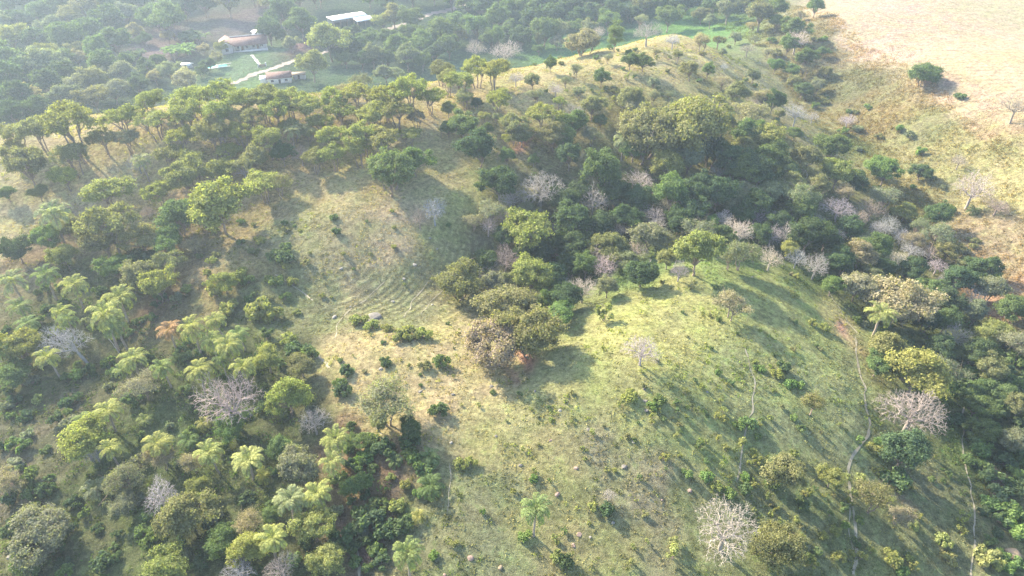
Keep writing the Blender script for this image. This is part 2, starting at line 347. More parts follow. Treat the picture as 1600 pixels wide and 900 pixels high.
TR = [([(1338,528),(1338,560),(1350,600),(1352,640),(1360,660),(1352,690),(1330,715),(1325,750),(1335,800),(1338,860),(1335,905)], .5),
 ([(1507,600),(1508,625),(1503,650),(1505,720),(1515,755),(1523,790),(1523,850),(1517,905)], .3),
 ([(1165,545),(1180,600),(1175,640),(1160,690),(1152,755)], .3), ([(690,425),(665,445),(645,470),(631,497)], .22),
 ([(705,420),(690,455),(665,480),(658,492)], .16), ([(524,530),(527,505),(535,495),(560,475),(600,440)], .18), ([(703,725),(704,755),(698,800)], .14),
 ([(555,800),(556,840),(562,905)], .35), ([(480,540),(500,560),(515,575)], .7), ([(1330,790),(1325,820),(1335,870)], .22),
 ([(1250,250),(1262,275),(1255,290)], .3), ([(1290,450),(1310,480),(1338,520)], .3), ([(430,430),(470,455),(490,470)], .3), ([(1490,365),(1502,380),(1530,392)], .3),
 ([(575,640),(600,690),(612,700)], .4)]
for p, wd in TR: strip('trail', p, wd, M['trail'], .045)

# ------------------------------------------------------------------ plant prototypes (meshes), all for a crown one metre wide x 8
def leafcloud(P, N, size, rs, asp=.6, jitter=.7):
    n = len(P); N = N + jitter * rs.normal(size=(n, 3)); N /= np.linalg.norm(N, axis=1)[:, None] + 1e-9
    r = rs.normal(size=(n, 3)); A = np.cross(N, r); A /= np.linalg.norm(A, axis=1)[:, None] + 1e-9; B = np.cross(N, A)
    s = (size * rs.uniform(.6, 1.35, n))[:, None]
    V = np.stack([P - A * s, P + B * s * asp, P + A * s, P - B * s * asp], 1).reshape(-1, 3)
    return V, np.arange(4 * n).reshape(n, 4)
def bez(a, b, k=6, sag=0., rs=None, wob=.0):
    a = np.array(a, float); b = np.array(b, float); t = np.linspace(0, 1, k)[:, None]
    P = a * (1 - t) + b * t; P[:, 2] += sag * (4 * t * (1 - t))[:, 0]
    if rs is not None and wob: P[1:-1] += rs.normal(size=(k - 2, 3)) * wob
    return P
def tree_proto(kind, seed):
    """returns crown mesh, trunk mesh, centre height ratio"""
    rs = np.random.RandomState(seed); Wd = 8.0
    K = dict(umbrella=(4.3, 3.4, 100, 10500, .15, .68, .0), leafy=(6.0, 1.5, 90, 16500, .165, .8, .0), dense=(6.4, 1.0, 80, 17000, .18, .88, -.1),
             sparse=(4.8, 2.2, 40, 7000, .13, 1.05, .15), slender=(11., 2.4, 40, 15000, .165, 1.3, -.3), dome=(5.6, .5, 110, 26000, .135, .8, -.15))[kind]
    hc, z0, nc, nl, ls, rc, zb = K
    C = []; ph = rs.rand(4) * 6.28
    while len(C) < nc:
        d = rs.normal(size=3); d /= np.linalg.norm(d)
        if d[2] < zb - .35: continue
        az = math.atan2(d[1], d[0]); lob = .97 + .2 * math.sin(2 * az + ph[0]) + .16 * math.sin(3 * az + ph[1]) + .12 * math.sin(5 * d[2] + ph[2])
        rr = rs.uniform(.35, 1.) ** .45 * lob
        C.append([d[0] * rr * (Wd / 2 - rc * .8), d[1] * rr * (Wd / 2 - rc * .8), z0 + hc / 2 + d[2] * rr * max(.5, (hc / 2 - rc * .4))])
    C = np.array(C); crs = rc * rs.uniform(.5, 1.45, nc)
    k = rs.choice(nc, nl, p=crs ** 2 / (crs ** 2).sum()); d = rs.normal(size=(nl, 3)); d /= np.linalg.norm(d, axis=1)[:, None]
    flip = (d[:, 2] < -.2) & (rs.rand(nl) < .75); d[flip, 2] *= -1
    rr = rs.rand(nl) ** .45 * (1 + .3 * rs.normal(size=nl))
    P = C[k] + d * (crs[k] * rr)[:, None] * np.array([1, 1, .68])
    ctr = np.array([0, 0, z0 + hc * .3]); out = P - ctr; out /= np.linalg.norm(out, axis=1)[:, None]
    V, Q = leafcloud(P, d * .7 + out * .5 + np.array([0, 0, .35]), ls, rs)
    crown = qmesh(kind + '_crown', V, Q, None, [M['leaf']])
    tb = QB(); nst = dict(umbrella=3, leafy=1, dense=2, sparse=2, slender=1, dome=4)[kind]
    base = [(rs.normal() * .35, rs.normal() * .35, -.5) for _ in range(nst)] if nst > 1 else [(0, 0, -.5)]
    fork = [(b[0] * 2.2, b[1] * 2.2, z0 * rs.uniform(.8, 1.05) + .3) for b in base]
    for b, f in zip(base, fork): tb.tube(bez(b, f, 6, 0, rs, .08), np.linspace(.26 if nst == 1 else .17, .14 if nst == 1 else .11, 6), 7)
    pick = rs.permutation(nc)[:26 if kind != 'sparse' else 34]
    for i in pick:
        f = fork[int(np.argmin([np.hypot(C[i][0] - q[0], C[i][1] - q[1]) for q in fork]))]
        tb.tube(bez(f, C[i], 5, .35, rs, .12), np.linspace(.09, .025, 5), 4)
        if kind in ('sparse', 'umbrella', 'dome'):
            for _ in range(4):
                e = C[i] + rs.normal(size=3) * crs[i] * .8; tb.tube(bez(C[i], e, 3, .05, rs, .05), np.linspace(.035, .015, 3), 3)
    return crown, tb.mesh(kind + '_trunk', [M['bark']]), (z0 + hc * .5) / Wd
def bare_proto(seed, flat=.62, lean=0., npt=1500, under=-.02):
    """a leafless dome: branches split again and again towards twig tips spread evenly through the crown"""
    rs = np.random.RandomState(seed); tw = QB(); tb = QB(); Wd = 8.; H = Wd * flat; z0 = Wd * .26
    d = rs.normal(size=(npt * 3, 3)); d /= np.linalg.norm(d, axis=1)[:, None]; d = d[d[:, 2] > -under][:npt]
    az = np.arctan2(d[:, 1], d[:, 0]); lob = .95 + .13 * np.sin(2 * az + seed) + .12 * np.sin(3 * az + 2 * seed) + .07 * np.sin(7 * az + 2 * seed) + .05 * np.sin(9 * d[:, 2] * 3 + az)
    r = (rs.rand(len(d)) ** .42 * lob)[:, None]
    P = d * r * np.array([Wd / 2, Wd / 2, H * .75]); P[:, 2] += z0 + H * .18; P[:, 0] += lean
    def split(p0, dr, pts, rad, lev):
        if len(pts) <= 3 or lev > 7:
            for q in pts: tw.tube(bez(p0, q, 3, 0, rs, .05), [max(rad * .8, .014), .011, .007], 3)
            return
        k = 5 if lev == 0 else (3 if len(pts) > 30 else 2)
        c = pts[rs.choice(len(pts), k, replace=False)]
        for _ in range(4):
            lab = ((pts[:, None] - c[None]) ** 2).sum(2).argmin(1)
            c = np.array([pts[lab == i].mean(0) if (lab == i).any() else c[i] for i in range(k)])
        for i in range(k):
            g = pts[lab == i]
            if not len(g): continue
            m = g.mean(0); f = .42 if lev < 2 else .5; e = p0 + (m - p0) * f; L = np.linalg.norm(e - p0)
            mid = p0 + dr * L * .45; t = np.linspace(0, 1, 5)[:, None]
            B = p0 * (1 - t) ** 2 + mid * 2 * t * (1 - t) + e * t ** 2; B[1:-1] += rs.normal(size=(3, 3)) * L * .05
            r1 = max(rad * (len(g) / len(pts)) ** .42, .014)
            (tb if lev < 2 else tw).tube(B, np.linspace(min(rad, r1 * 1.25), r1, 5), 6 if lev < 2 else 3)
            nd = B[-1] - B[-2]; nd /= np.linalg.norm(nd) + 1e-9; split(e, nd, g, r1, lev + 1)
    top = np.array([lean * .3, 0, z0]); tb.tube(bez((0, 0, -.5), top, 5, 0, rs, .04), np.linspace(.27, .22, 5), 7)
    split(top, np.array([0, 0, 1.]), P, .2, 0)
    return tw.mesh('bare_crown', [M['twig']]), tb.mesh('bare_trunk', [M['twig']]), (z0 + H * .42) / Wd
def palm_proto(seed, young=False):
    rs = np.random.RandomState(seed); cr = QB(); tk = QB(); Wd = 8.      # crown 8 wide (scaled down)
    H = 2.2 if young else 8.4; lx = rs.uniform(-.8, .8); ly = rs.uniform(-.6, .6)
    T = bez((0, 0, -1.), (lx, ly, H), 8, 0, rs, .05); tk.tube(T, np.linspace(.32, .2, 8), 8)
    top = np.array([lx, ly, H]); nf = 16
    for i in range(nf):
        a = i * 2.399 + rs.rand() * .4; e = (1.25 - 1.5 * (i / nf)) + rs.uniform(-.12, .12)
        L = rs.uniform(3.9, 4.9); hd = np.array([math.cos(a), math.sin(a), 0]); k = 9; pts = [top.copy()]; ang = e; q = top.copy()
        for j in range(k - 1):
            q = q + (hd * math.cos(ang) + np.array([0, 0, math.sin(ang)])) * L / (k - 1); ang -= .14 + .045 * j; pts.append(q.copy())
        pts = np.array(pts); cr.tube(pts, np.linspace(.07, .02, k), 3)
        side = np.cross(hd, [0, 0, 1.]); nl = 30
        for j in range(1, nl + 1):
            t = .12 + .88 * j / nl; f = t * (k - 1); i0 = min(int(f), k - 2); p = pts[i0] + (pts[i0 + 1] - pts[i0]) * (f - i0)
            tan = pts[i0 + 1] - pts[i0]; tan /= np.linalg.norm(tan); up = np.cross(side, tan); LL = .95 * math.sin(math.pi * min(1, t * .85 + .12)) + .18
            for sg in (-1, 1):
                dv = sg * side * .85 + tan * .55 + up * rs.uniform(-.1, .35) * (-1 if up[2] < 0 else 1); dv /= np.linalg.norm(dv)
                tip = p + dv * LL + np.array([0, 0, -.30 * LL]); mid = p + dv * LL * .5; wv = tan * .09
                cr.quad(p, mid + wv, tip, mid - wv)
    crown = cr.mesh('palm_crown', [M['frond']]); trunk = tk.mesh('palm_trunk', [M['palmbark']])
    return crown, trunk, (H + .15) / Wd
def banana_proto(seed):
    rs = np.random.RandomState(seed); cr = QB()
    for s in range(26):
        bx, by = rs.uniform(-3.2, 3.2, 2); h = rs.uniform(1.5, 2.8)
        for i in range(7):
            a = rs.rand() * 6.28; hd = np.array([math.cos(a), math.sin(a), 0]); side = np.cross(hd, [0, 0, 1.]); q = np.array([bx, by, h * .7]); ang = rs.uniform(.7, 1.3); pts = [q]
            for j in range(5): q = q + (hd * math.cos(ang) + np.array([0, 0, math.sin(ang)])) * .5; ang -= .4; pts.append(q)
            ww = [.06, .28, .34, .3, .22, .04]
            for j in range(5): cr.quad(pts[j] - side * ww[j], pts[j] + side * ww[j], pts[j + 1] + side * ww[j + 1], pts[j + 1] - side * ww[j + 1])
    tks = []
    for s in range(8): tk = QB(); x, y = rs.uniform(-2.8, 2.8, 2); tk.tube(bez((x, y, -.3), (x, y, 1.8), 3), .14, 6); tks.append(tk.mesh('banana_stem', [M['bark']]))
    return cr.mesh('banana_leaves', [M['frond']]), tks, .25
def shrub_proto(seed, style=0):
    rs = np.random.RandomState(seed); Wd = 2.0; nc = [9, 16, 7][style]; nl = [620, 1000, 300][style]; hh = [1.2, 1.0, 1.7][style]; sz = [.13, .12, .13][style]
    a = rs.rand(nc) * 6.28; r = rs.rand(nc) ** .6 * .72; C = np.stack([np.cos(a) * r, np.sin(a) * r, hh * rs.uniform(.3, .85, nc) * (1 - .35 * r)], 1); cr = rs.uniform(.22, .42, nc)
    k = rs.randint(0, nc, nl); d = rs.normal(size=(nl, 3)); d /= np.linalg.norm(d, axis=1)[:, None]; d[:, 2] = np.where(rs.rand(nl) < .6, abs(d[:, 2]), d[:, 2])
    P = C[k] + d * (cr[k] * rs.rand(nl) ** .35)[:, None] * np.array([1, 1, .85]); P[:, 2] = np.maximum(P[:, 2], .02)
    V, Q = leafcloud(P, d + np.array([0, 0, .5]), sz, rs); tb = QB()
    for i in range(nc): tb.tube(bez((rs.normal() * .06, rs.normal() * .06, -.15), C[i], 4, .05, rs, .02), np.linspace(.028, .012, 4), 4)
    V2, Q2 = tb.arr(); mi = np.r_[np.zeros(len(Q), int), np.ones(len(Q2), int)]
    return qmesh('shrub', np.vstack([V, V2]), np.vstack([Q, Q2 + len(V)]), mi, [M['leaf'], M['bark']]), None, hh * .45 / Wd

PROTO = {}
for k in ('umbrella', 'leafy', 'dense', 'sparse', 'slender', 'dome'): PROTO[k] = [tree_proto(k, 11 * i + len(k)) for i in range({'slender': 2, 'dome': 3}.get(k, 6))]
PROTO['bare'] = [bare_proto(s, f, 0, n) for s, f, n in ((3, .6, 2000), (14, .7, 1600), (25, .55, 2300), (36, .75, 1700), (47, .62, 1900))]
PROTO['fan'] = [bare_proto(8, .6, 2.6, 2200, -.1)]
PROTO['palm'] = [palm_proto(s) for s in (1, 2, 3, 4)]; PROTO['lowpalm'] = [palm_proto(s, True) for s in (5, 6)]
PROTO['banana'] = [banana_proto(1)]
for st, nm in enumerate(('shrub', 'bush', 'sapling')): PROTO[nm] = [shrub_proto(40 + 7 * st + i, st) for i in range(4)]

NAME = dict(umbrella='umbrella_tree', leafy='broadleaf_tree', dense='evergreen_tree', sparse='thin_crowned_tree', slender='slender_tree', dome='domed_tree',
            bare='leafless_tree', fan='leafless_tree', palm='palm_tree', lowpalm='young_palm', banana='banana_grove', shrub='shrub', bush='bush', sapling='sapling')
CAT = dict(bare='leafless tree', fan='leafless tree', palm='palm tree', lowpalm='young palm', banana='banana plants', shrub='shrub', bush='shrub', sapling='shrub')
GROUP = dict(umbrella='umbrella-shaped trees of the pasture ridge', leafy='broadleaf trees on the hillside', dense='dense evergreen trees of the ravine and valley', sparse='thin-crowned dry trees',
             bare='leafless trees among the green', palm='palms on the shaded slope', lowpalm='young palms', shrub='shrubs scattered over the pasture', bush='shrubs scattered over the pasture', sapling='shrubs scattered over the pasture')
# foliage colours (real leaf albedo): name -> word, rgb
HUE = dict(y=('yellow-green', (.205, .225, .07)), o=('olive', (.175, .18, .085)), g=('mid-green', (.105, .155, .06)), d=('dark green', (.07, .11, .055)),
           b=('bright green', (.13, .205, .06)), t=('tan', (.245, .22, .15)), s=('grey-green', (.17, .19, .125)), Y=('golden-green', (.22, .235, .08)),
           p=('pinkish', (.34, .285, .275)), m=('yellow-olive', (.165, .17, .07)), k=('tan-pink', (.26, .225, .165)), a=('ash-grey', (.33, .32, .315)), n=('brown', (.30, .24, .19)), q=('sandy', (.40, .35, .285)), r=('rusty', (.27, .175, .1)), w=('pale', (.34, .30, .275)))
THINGS = []; SHRUBK = 1.0
def plant(px, py, wpx, kind, hue, label=None, ref=None, asis=True, hk=1.0):
    i = random.randrange(len(PROTO[kind])); crown, trunk, cr = PROTO[kind][i]
    if kind in ('shrub', 'bush', 'sapling'): wpx *= SHRUBK
    if kind not in ('shrub', 'bush', 'sapling', 'banana'): wpx *= {'palm': 1.25, 'lowpalm': 1.15, 'bare': 1.05, 'fan': 1.05, 'umbrella': 1.0, 'dome': 1.08, 'slender': 1.0, 'dense': 1.12}.get(kind, 1.06); hk *= random.uniform(.85, 1.15)
    x, y, t = hit(px, py, cr * wpx / F * hk)
    wm = wpx / F * t; base = 2.0 if kind in ('shrub', 'bush', 'sapling') else 8.0; sc = wm / base
    if kind in ('palm', 'lowpalm'): sc *= 1.02
    z = float(height(x, y))
    c = HUE[hue][1]; g_ = sum(c) / 3; c = [1.12 * (q * .84 + g_ * .16) for q in c]; j = 1 + random.uniform(-.13, .13); colr = (c[0] * j * random.uniform(.93, 1.07), c[1] * j, c[2] * j * random.uniform(.9, 1.1), 1)
    if kind == 'palm' and hue != 'r': colr = (colr[0] * .85 + .08, colr[1] * .85 + .09, colr[2] * .8 + .04, 1)
    rz = random.uniform(0, 6.28) if kind != 'fan' else math.pi
    if trunk is None:
        o = link(NAME[kind], crown, None, (x, y, z)); o.color = colr; root = o
        o.rotation_euler = (0, 0, rz); o.scale = (sc, sc * random.uniform(.85, 1.15), sc * random.uniform(.85, 1.2) * hk)
    else:
        root = bpy.data.objects.new(NAME[kind], None); COL.objects.link(root); root.empty_display_size = .5
        root.location = (x, y, z); root.rotation_euler = (R(random.uniform(-3, 3)), R(random.uniform(-3, 3)), rz)
        root.scale = (sc, sc * random.uniform(.9, 1.1), sc * random.uniform(.94, 1.06) * hk)
        a = link({'palm': 'fronds', 'lowpalm': 'fronds', 'bare': 'branches', 'fan': 'branches', 'banana': 'leaves'}.get(kind, 'crown'), crown, root); a.color = colr
        for tm in (trunk if isinstance(trunk, list) else [trunk]):
          b = link('stem' if kind == 'banana' else 'trunk', tm, root); b.color = (colr[0] * .8, colr[1] * .8, colr[2] * .8, 1)
    root['category'] = CAT.get(kind, 'tree')
    if kind in GROUP: root['group'] = GROUP[kind]
    THINGS.append(dict(o=root, px=px, py=py, w=wpx, kind=kind, hue=hue, label=label, ref=ref, wm=wm, cat=root['category']))
    return root
def many(kind, hue, s):
    for q in s.split():
        a = q.split(','); plant(float(a[0]), float(a[1]), float(a[2]), kind, a[3] if len(a) > 3 else hue)

# ------------------------------------------------------------------ landmark plants (own labels; ref = how neighbours refer to them)
LM = [
 (835,795,47,'palm','g','lone dark green palm standing on the open grass slope','the lone pasture palm'),
 (1377,492,40,'palm','y','palm with a pale leaning trunk beside a bare dirt patch','the leaning palm by the dirt patch'),
 (1135,825,114,'bare','w','big pale leafless tree with a dense tangle of branches on the lower grass slope','the big pale leafless tree'),
 (122,535,78,'fan','a','fan-shaped grey leafless tree leaning among the palms','the fan-shaped leafless tree'),
 (358,622,106,'bare','p','wide pinkish leafless tree among the palms on the shaded slope','the wide pinkish leafless tree'),
 (1090,392,72,'leafy','y','round yellow-green tree at the grassy lip of the dark ravine','the round tree on the ravine lip'),
 (1062,422,36,'bare','w','small white-twigged leafless tree under the round yellow-green tree','the small white-twigged tree'),
 (1035,200,0,'dome','o',None,None),
 (1003,545,58,'bare','p','small low pinkish leafless tree alone on the sunny spur','the leafless tree on the sunny spur'),
 (1430,640,104,'bare','n','wide brown leafless tree with thick limbs beside the footpath','the brown leafless tree by the footpath'),
 (1435,582,88,'leafy','Y','large golden-green tree with a lumpy crown beyond the brown leafless tree','the golden-green lumpy tree'),
 (1405,470,92,'dome','t','wide tan-crowned tree just beyond the leaning palm','the wide tan-crowned tree'),
 (1445,118,46,'dome','g','lone mid-green tree casting a shadow at the edge of the dry field','the lone tree by the dry field'),
 (962,52,30,'slender','g','slim green tree with a bare lower trunk on the ridge top','the slim ridge-top tree'),
 (1012,48,48,'bare','w','pale leafless dome tree on the ridge against the green valley meadow','the pale leafless ridge tree'),
 (912,66,54,'dome','t','broad grey-tan domed tree on the sunny ridge top','the broad ridge-top dome tree'),
 (745,228,58,'dense','d','dark rounded tree alone on the open grass below the grove','the dark tree on the open grass'),
 (722,195,48,'leafy','g','green tree joined to the uphill side of the dark rounded tree','the green tree by the dark one'),
 (222,250,30,'palm','s','grey-green palm with a tall leaning trunk among the ridge grove trees','the palm in the ridge grove'),
 (225,402,58,'bush','d','low glossy dark green mound of leaves under the slope trees','the glossy dark mound'),
 (678,328,48,'bare','a','lilac-grey leafless tree in the shade on the grass slope','the lilac-grey leafless tree'),
 (830,358,92,'umbrella','y','spreading yellow-green tree at the upper rim of the dark ravine','the spreading tree on the ravine rim'),
 (845,290,76,'bare','q','sandy leafless tree with a wide top at the head of the ravine','the sandy leafless tree'),
 (927,312,52,'bare','p','pinkish leafless tree deep in the ravine wood','the pinkish ravine tree'),
 (1150,358,48,'bare','q','sandy feathery leafless tree beside the round yellow-green tree','the feathery sandy tree'),
 (790,404,52,'bare','p','pink leafless tree in the shade at the narrow ravine head','the pink tree at the ravine head'),
 (222,602,54,'sparse','t','tan-crowned tree on a long leaning pale trunk between palms','the tan-crowned leaning tree'),
 (362,663,54,'leafy','b','bright green round tree directly below the wide pinkish leafless tree','the bright green round tree'),
 (490,822,62,'leafy','Y','golden-green tree near the brown trail at the bottom of the slope','the golden-green tree by the brown trail'),
 (1217,855,78,'dome','o','olive domed tree touching the big pale leafless tree','the olive domed tree'),
 (1225,735,64,'leafy','o','olive leafy tree on the grass uphill of the big pale leafless tree','the olive leafy tree'),
 (1300,745,38,'leafy','Y','small golden round tree beside the long footpath','the small golden footpath tree'),
 (1413,700,62,'dense','d','dark green thicket tree between the two footpaths','the dark thicket tree'),
 (62,835,94,'dome','s','big grey-green domed tree on the near shaded slope','the big grey-green dome'),
 (675,757,46,'lowpalm','g','young deep green palm on the edge of the open grass','the young palm on the grass edge'),
 (655,805,24,'lowpalm','Y','small yellow young palm near the grass edge','the small yellow palm'),
 (1525,290,64,'bare','w','thin spreading leafless tree on the dry yellow slope','the thin leafless tree on the dry slope'),
 (62,96,58,'leafy','s','grey-green tree with a pale rounded crown in the far valley wood','the pale valley crown'),
 (262,25,62,'leafy','g','large mid-green tree beside the reddish clearing in the far valley','the large tree by the clearing'),
 (640,28,44,'leafy','g','mid-green valley tree beside the bend of the upper dirt road','the tree by the road bend'),
 (1590,165,48,'bare','n','brown leafless tree where the dry field meets the slope','the brown tree by the dry field'),
 (828,522,96,'dome','o','tall olive tree with bare red earth at its foot in mid-pasture','the olive tree over the red earth'),
 (768,540,88,'dome','k','tan-pink flowering tree joined to the olive tree over the red earth','the tan-pink flowering tree'),
 (800,478,92,'dome','o','tan-olive tree behind the tan-pink flowering tree','the tan-olive tree'),
 (878,490,48,'leafy','b','vivid green small tree beside the olive clump in mid-pasture','the vivid green tree'),
 (717,440,72,'dome','o','rounded olive tree at the edge of the terraced bowl','the olive tree by the terraces'),
 (945,490,36,'sapling','y','slender yellow-green young tree on the grass spur','the slender young tree'),
 (600,628,82,'sparse','s','see-through grey-green tree on the near grass edge','the see-through tree'),
 (340,318,88,'leafy','y','broad yellow-green tree alone on the reddish slope','the broad tree on the reddish slope'),
 (607,265,78,'dome','g','rounded green tree above the sunlit grass bowl','the rounded tree above the bowl'),
 (646,248,54,'leafy','g','upright green tree joined to the rounded tree above the bowl','the upright tree above the bowl'),
 (40,258,62,'leafy','o','olive tree standing in pale grass at the left end of the ridge','the olive tree in pale grass'),
 (1085,198,116,'dome','m','huge yellow-olive domed tree on the upper slope','the huge yellow-olive dome'),
 (1008,208,96,'dome','o','broad olive domed tree joined to the huge yellow-olive dome','the broad olive dome'),
 (512,60,58,'leafy','Y','large golden-topped tree in the valley in front of the white-roofed shed','the golden-topped valley tree'),
 (488,101,42,'leafy','Y','golden tree beside the dirt road in the valley','the golden roadside tree'),
 (743,74,40,'bare','w','pale leafless dome tree at the back of the ridge grove','the pale dome behind the grove'),
 (790,78,54,'bare','p','wide pinkish leafless dome tree behind the ridge grove','the pinkish dome behind the grove'),
 (1385,265,54,'leafy','b','bright green tree on the gully side facing the dry slope','the bright gully tree'),
 (1555,520,52,'dome','y','round yellow-green domed tree in the right-hand gully','the round gully dome'),
 (265,518,34,'palm','r','dying palm with rusty orange hanging fronds','the rusty palm'),
 (160,492,50,'palm','y','large pale-fronded palm beside the fan-shaped leafless tree','the large pale palm'),
 (1410,462,0,'bare','n',None,None),
]
for q in LM:
    if q[2] > 0: plant(*q[:5], q[5], q[6])
plant(565,498,0.01,'shrub','g') if False else None

many('umbrella', 'y', '110,190,92 60,200,62,o 20,205,55,o 190,182,62 160,215,50,o 240,185,60,Y 290,178,60 235,158,50 300,152,60,Y 345,143,60,Y 385,152,58 340,180,60 385,178,52,o 330,205,60,o 282,214,50 '
 '690,108,44,o 745,102,50 772,110,50,Y 720,127,50 640,138,60,Y 600,152,58 560,146,50,Y 520,152,46 450,152,60 410,152,60,o 430,172,50 480,168,54,Y 530,168,56 582,180,55 620,172,58,o 675,150,46 700,122,40,o '
 '420,215,52 520,212,52 565,206,56,Y 600,215,58,o 640,208,38 780,156,46 850,176,56 805,192,46,o 110,241,56,o 410,285,62 520,240,50 490,247,42,o 165,295,72 243,302,46 455,198,40,o 375,205,44 195,215,46,s 500,190,40 '
 '265,238,46,o 300,250,50,o 355,235,46 170,345,80,o 560,232,44 20,232,40,o 650,182,34,t 725,152,34,o')
many('leafy', 'g', '860,100,22 842,76,20 985,95,26 1005,96,32 940,120,30 870,66,26,t 1208,158,34,d 1150,145,40,o 1195,215,58,y 1170,205,50,g 985,155,44,o 925,165,40,o 865,210,44,o 990,232,46 940,266,66 1050,302,60 1045,256,54,y 1092,292,62,d '
 '915,412,46 1112,347,26,b 965,342,26 955,385,56,o 830,432,62,y 805,440,40,o 1260,246,50,o 1300,232,48 1310,268,54,y 1365,258,26,b 1415,330,36,y 1232,390,30,Y 1345,396,52,t 1370,385,46 1465,335,46 1300,446,36,b 1340,447,46,t 1455,452,46 '
 '1265,365,58,d 1385,542,56,o 1395,577,36,Y 1372,570,40 1480,500,48 30,540,62,y 25,582,50 450,620,62,y 418,560,46,y 470,572,44,o 128,690,70,y 310,762,34,y 290,802,80,o 385,857,52,y 255,892,72,y 470,730,66,s 512,872,60,Y 440,700,44 '
 '215,430,60,o 245,445,50,y 180,420,46 100,400,48,y 75,372,46 25,388,50,d 345,265,50,y 395,246,50,o 290,275,60,o 220,370,56,o 160,372,66,o 10,302,30 440,238,36,d 350,440,40,y 640,668,38,d 640,230,0.1 100,275,40,y '
 '320,785,40,y 180,755,40,o 560,690,36 590,660,32,o 425,800,34 60,300,30,o 1205,300,46,s 1160,265,50 1240,290,46,o 1590,690,44,s 890,240,46,d 815,210,40,o 1130,190,40,o 700,200,30'.replace('640,230,0.1 ', ''))
many('dense', 'd', '762,408,40 855,448,38,g 868,432,40 840,405,38 775,440,36,s 858,470,36,g 745,470,34,s 895,347,60 890,412,42 1015,368,52,s 1150,252,58 1110,236,50 1182,262,58 1120,300,52 1080,330,50 1180,320,50 1140,308,42,s 1130,372,40 960,300,46 980,340,40 870,385,40 850,390,34 1000,310,46 1060,345,44 535,178,18 745,161,18 1215,345,40 '
 '1440,268,30 1540,420,42 1480,470,46 1530,550,44 1205,240,48,g 895,190,44,g 880,215,40,g 1290,370,44 1425,420,40 1500,440,44 40,845,40 1190,365,34 1250,330,44,g 1160,335,36 1330,355,40 790,368,36 935,350,44 1230,265,40 820,395,38 905,300,40 1380,420,36 1450,500,40 1470,540,40')
many('sparse', 's', '830,50,24 1095,64,32,t 1003,30,24 900,108,22 565,128,36 820,302,42,t 1045,372,24 1175,178,48,t 985,165,40,t 1245,302,58 1145,472,52,t 1270,630,38,o 250,716,44,t 300,722,42,t 196,746,56,s 160,374,50,o 435,285,44,o 480,205,34 565,178,34,t 1365,772,58,o 1410,806,42,t 385,818,48,t '
 '590,178,36,t 280,190,38,t 1190,150,34,t 740,345,30,t 540,140,30,t 300,382,34,t 1480,575,50,s 1430,375,36,t 1320,300,34,t')
many('bare', 'p', '765,425,40,p 880,445,36,a 1065,320,40,p 1130,340,38,a 1180,335,40,p 1280,345,38,a 1390,350,40,a 935,50,26,w 1168,76,28,n 1245,62,46,p 1245,176,38,a 1325,187,30,p 1000,282,52,q 1215,342,42,p 1310,325,52,p 1362,326,46,n 1205,366,40,p 1405,406,42,q 1425,388,38,a 1482,440,46,a 490,656,50,p 250,776,60,p 372,890,56,w 440,886,56,w 952,773,24,w 1158,362,34,a 655,340,32,n 470,240,34,p '
 '150,710,34,a 620,150,30,a 380,262,38,a 120,478,0.1 215,255,34,a 1190,158,30,p 900,175,36,p 990,185,30,a 1270,182,26,a 1500,250,30,n 1560,320,40,n 1340,340,36,n 1465,415,34,p 860,330,0.1 600,235,28,a 230,330,30,n 870,355,26,a'.replace('120,478,0.1 ', '').replace('860,330,0.1 ', ''))
many('slender', 'g', '778,55,24 1012,405,0.1 842,62,18,o'.replace('1012,405,0.1 ', ''))
many('palm', 'y', '100,487,30 105,503,30,g 185,466,44 180,500,40,g 112,441,38 70,430,36,g 20,440,40,s 300,511,42,Y 330,532,34 362,542,38 205,562,38 255,572,34,g 307,577,40,Y 76,556,34,Y 165,642,40,y 245,690,42,Y 330,706,38,Y 385,717,46,Y 380,570,36 525,682,42,Y '
 '515,717,40,Y 450,782,46,s 500,765,46,Y 420,840,46,Y 1133,178,26,g 1172,184,22,t 975,218,30,s 80,336,46,s 30,478,34,g 130,660,30,g 40,505,34,g 195,575,28,g 340,500,30,y 375,520,30,g 10,545,30,g 455,205,26,s 172,702,34,Y 635,866,46,g 345,560,28,g')
many('lowpalm', 'g', '298,690,32 672,716,34 1520,327,22,d 150,766,40,s 225,655,26,y 275,560,24 320,660,26,y 620,720,26,g 410,745,28,y')
many('banana', 'g', '300,56,44 280,77,50,b 207,86,40')
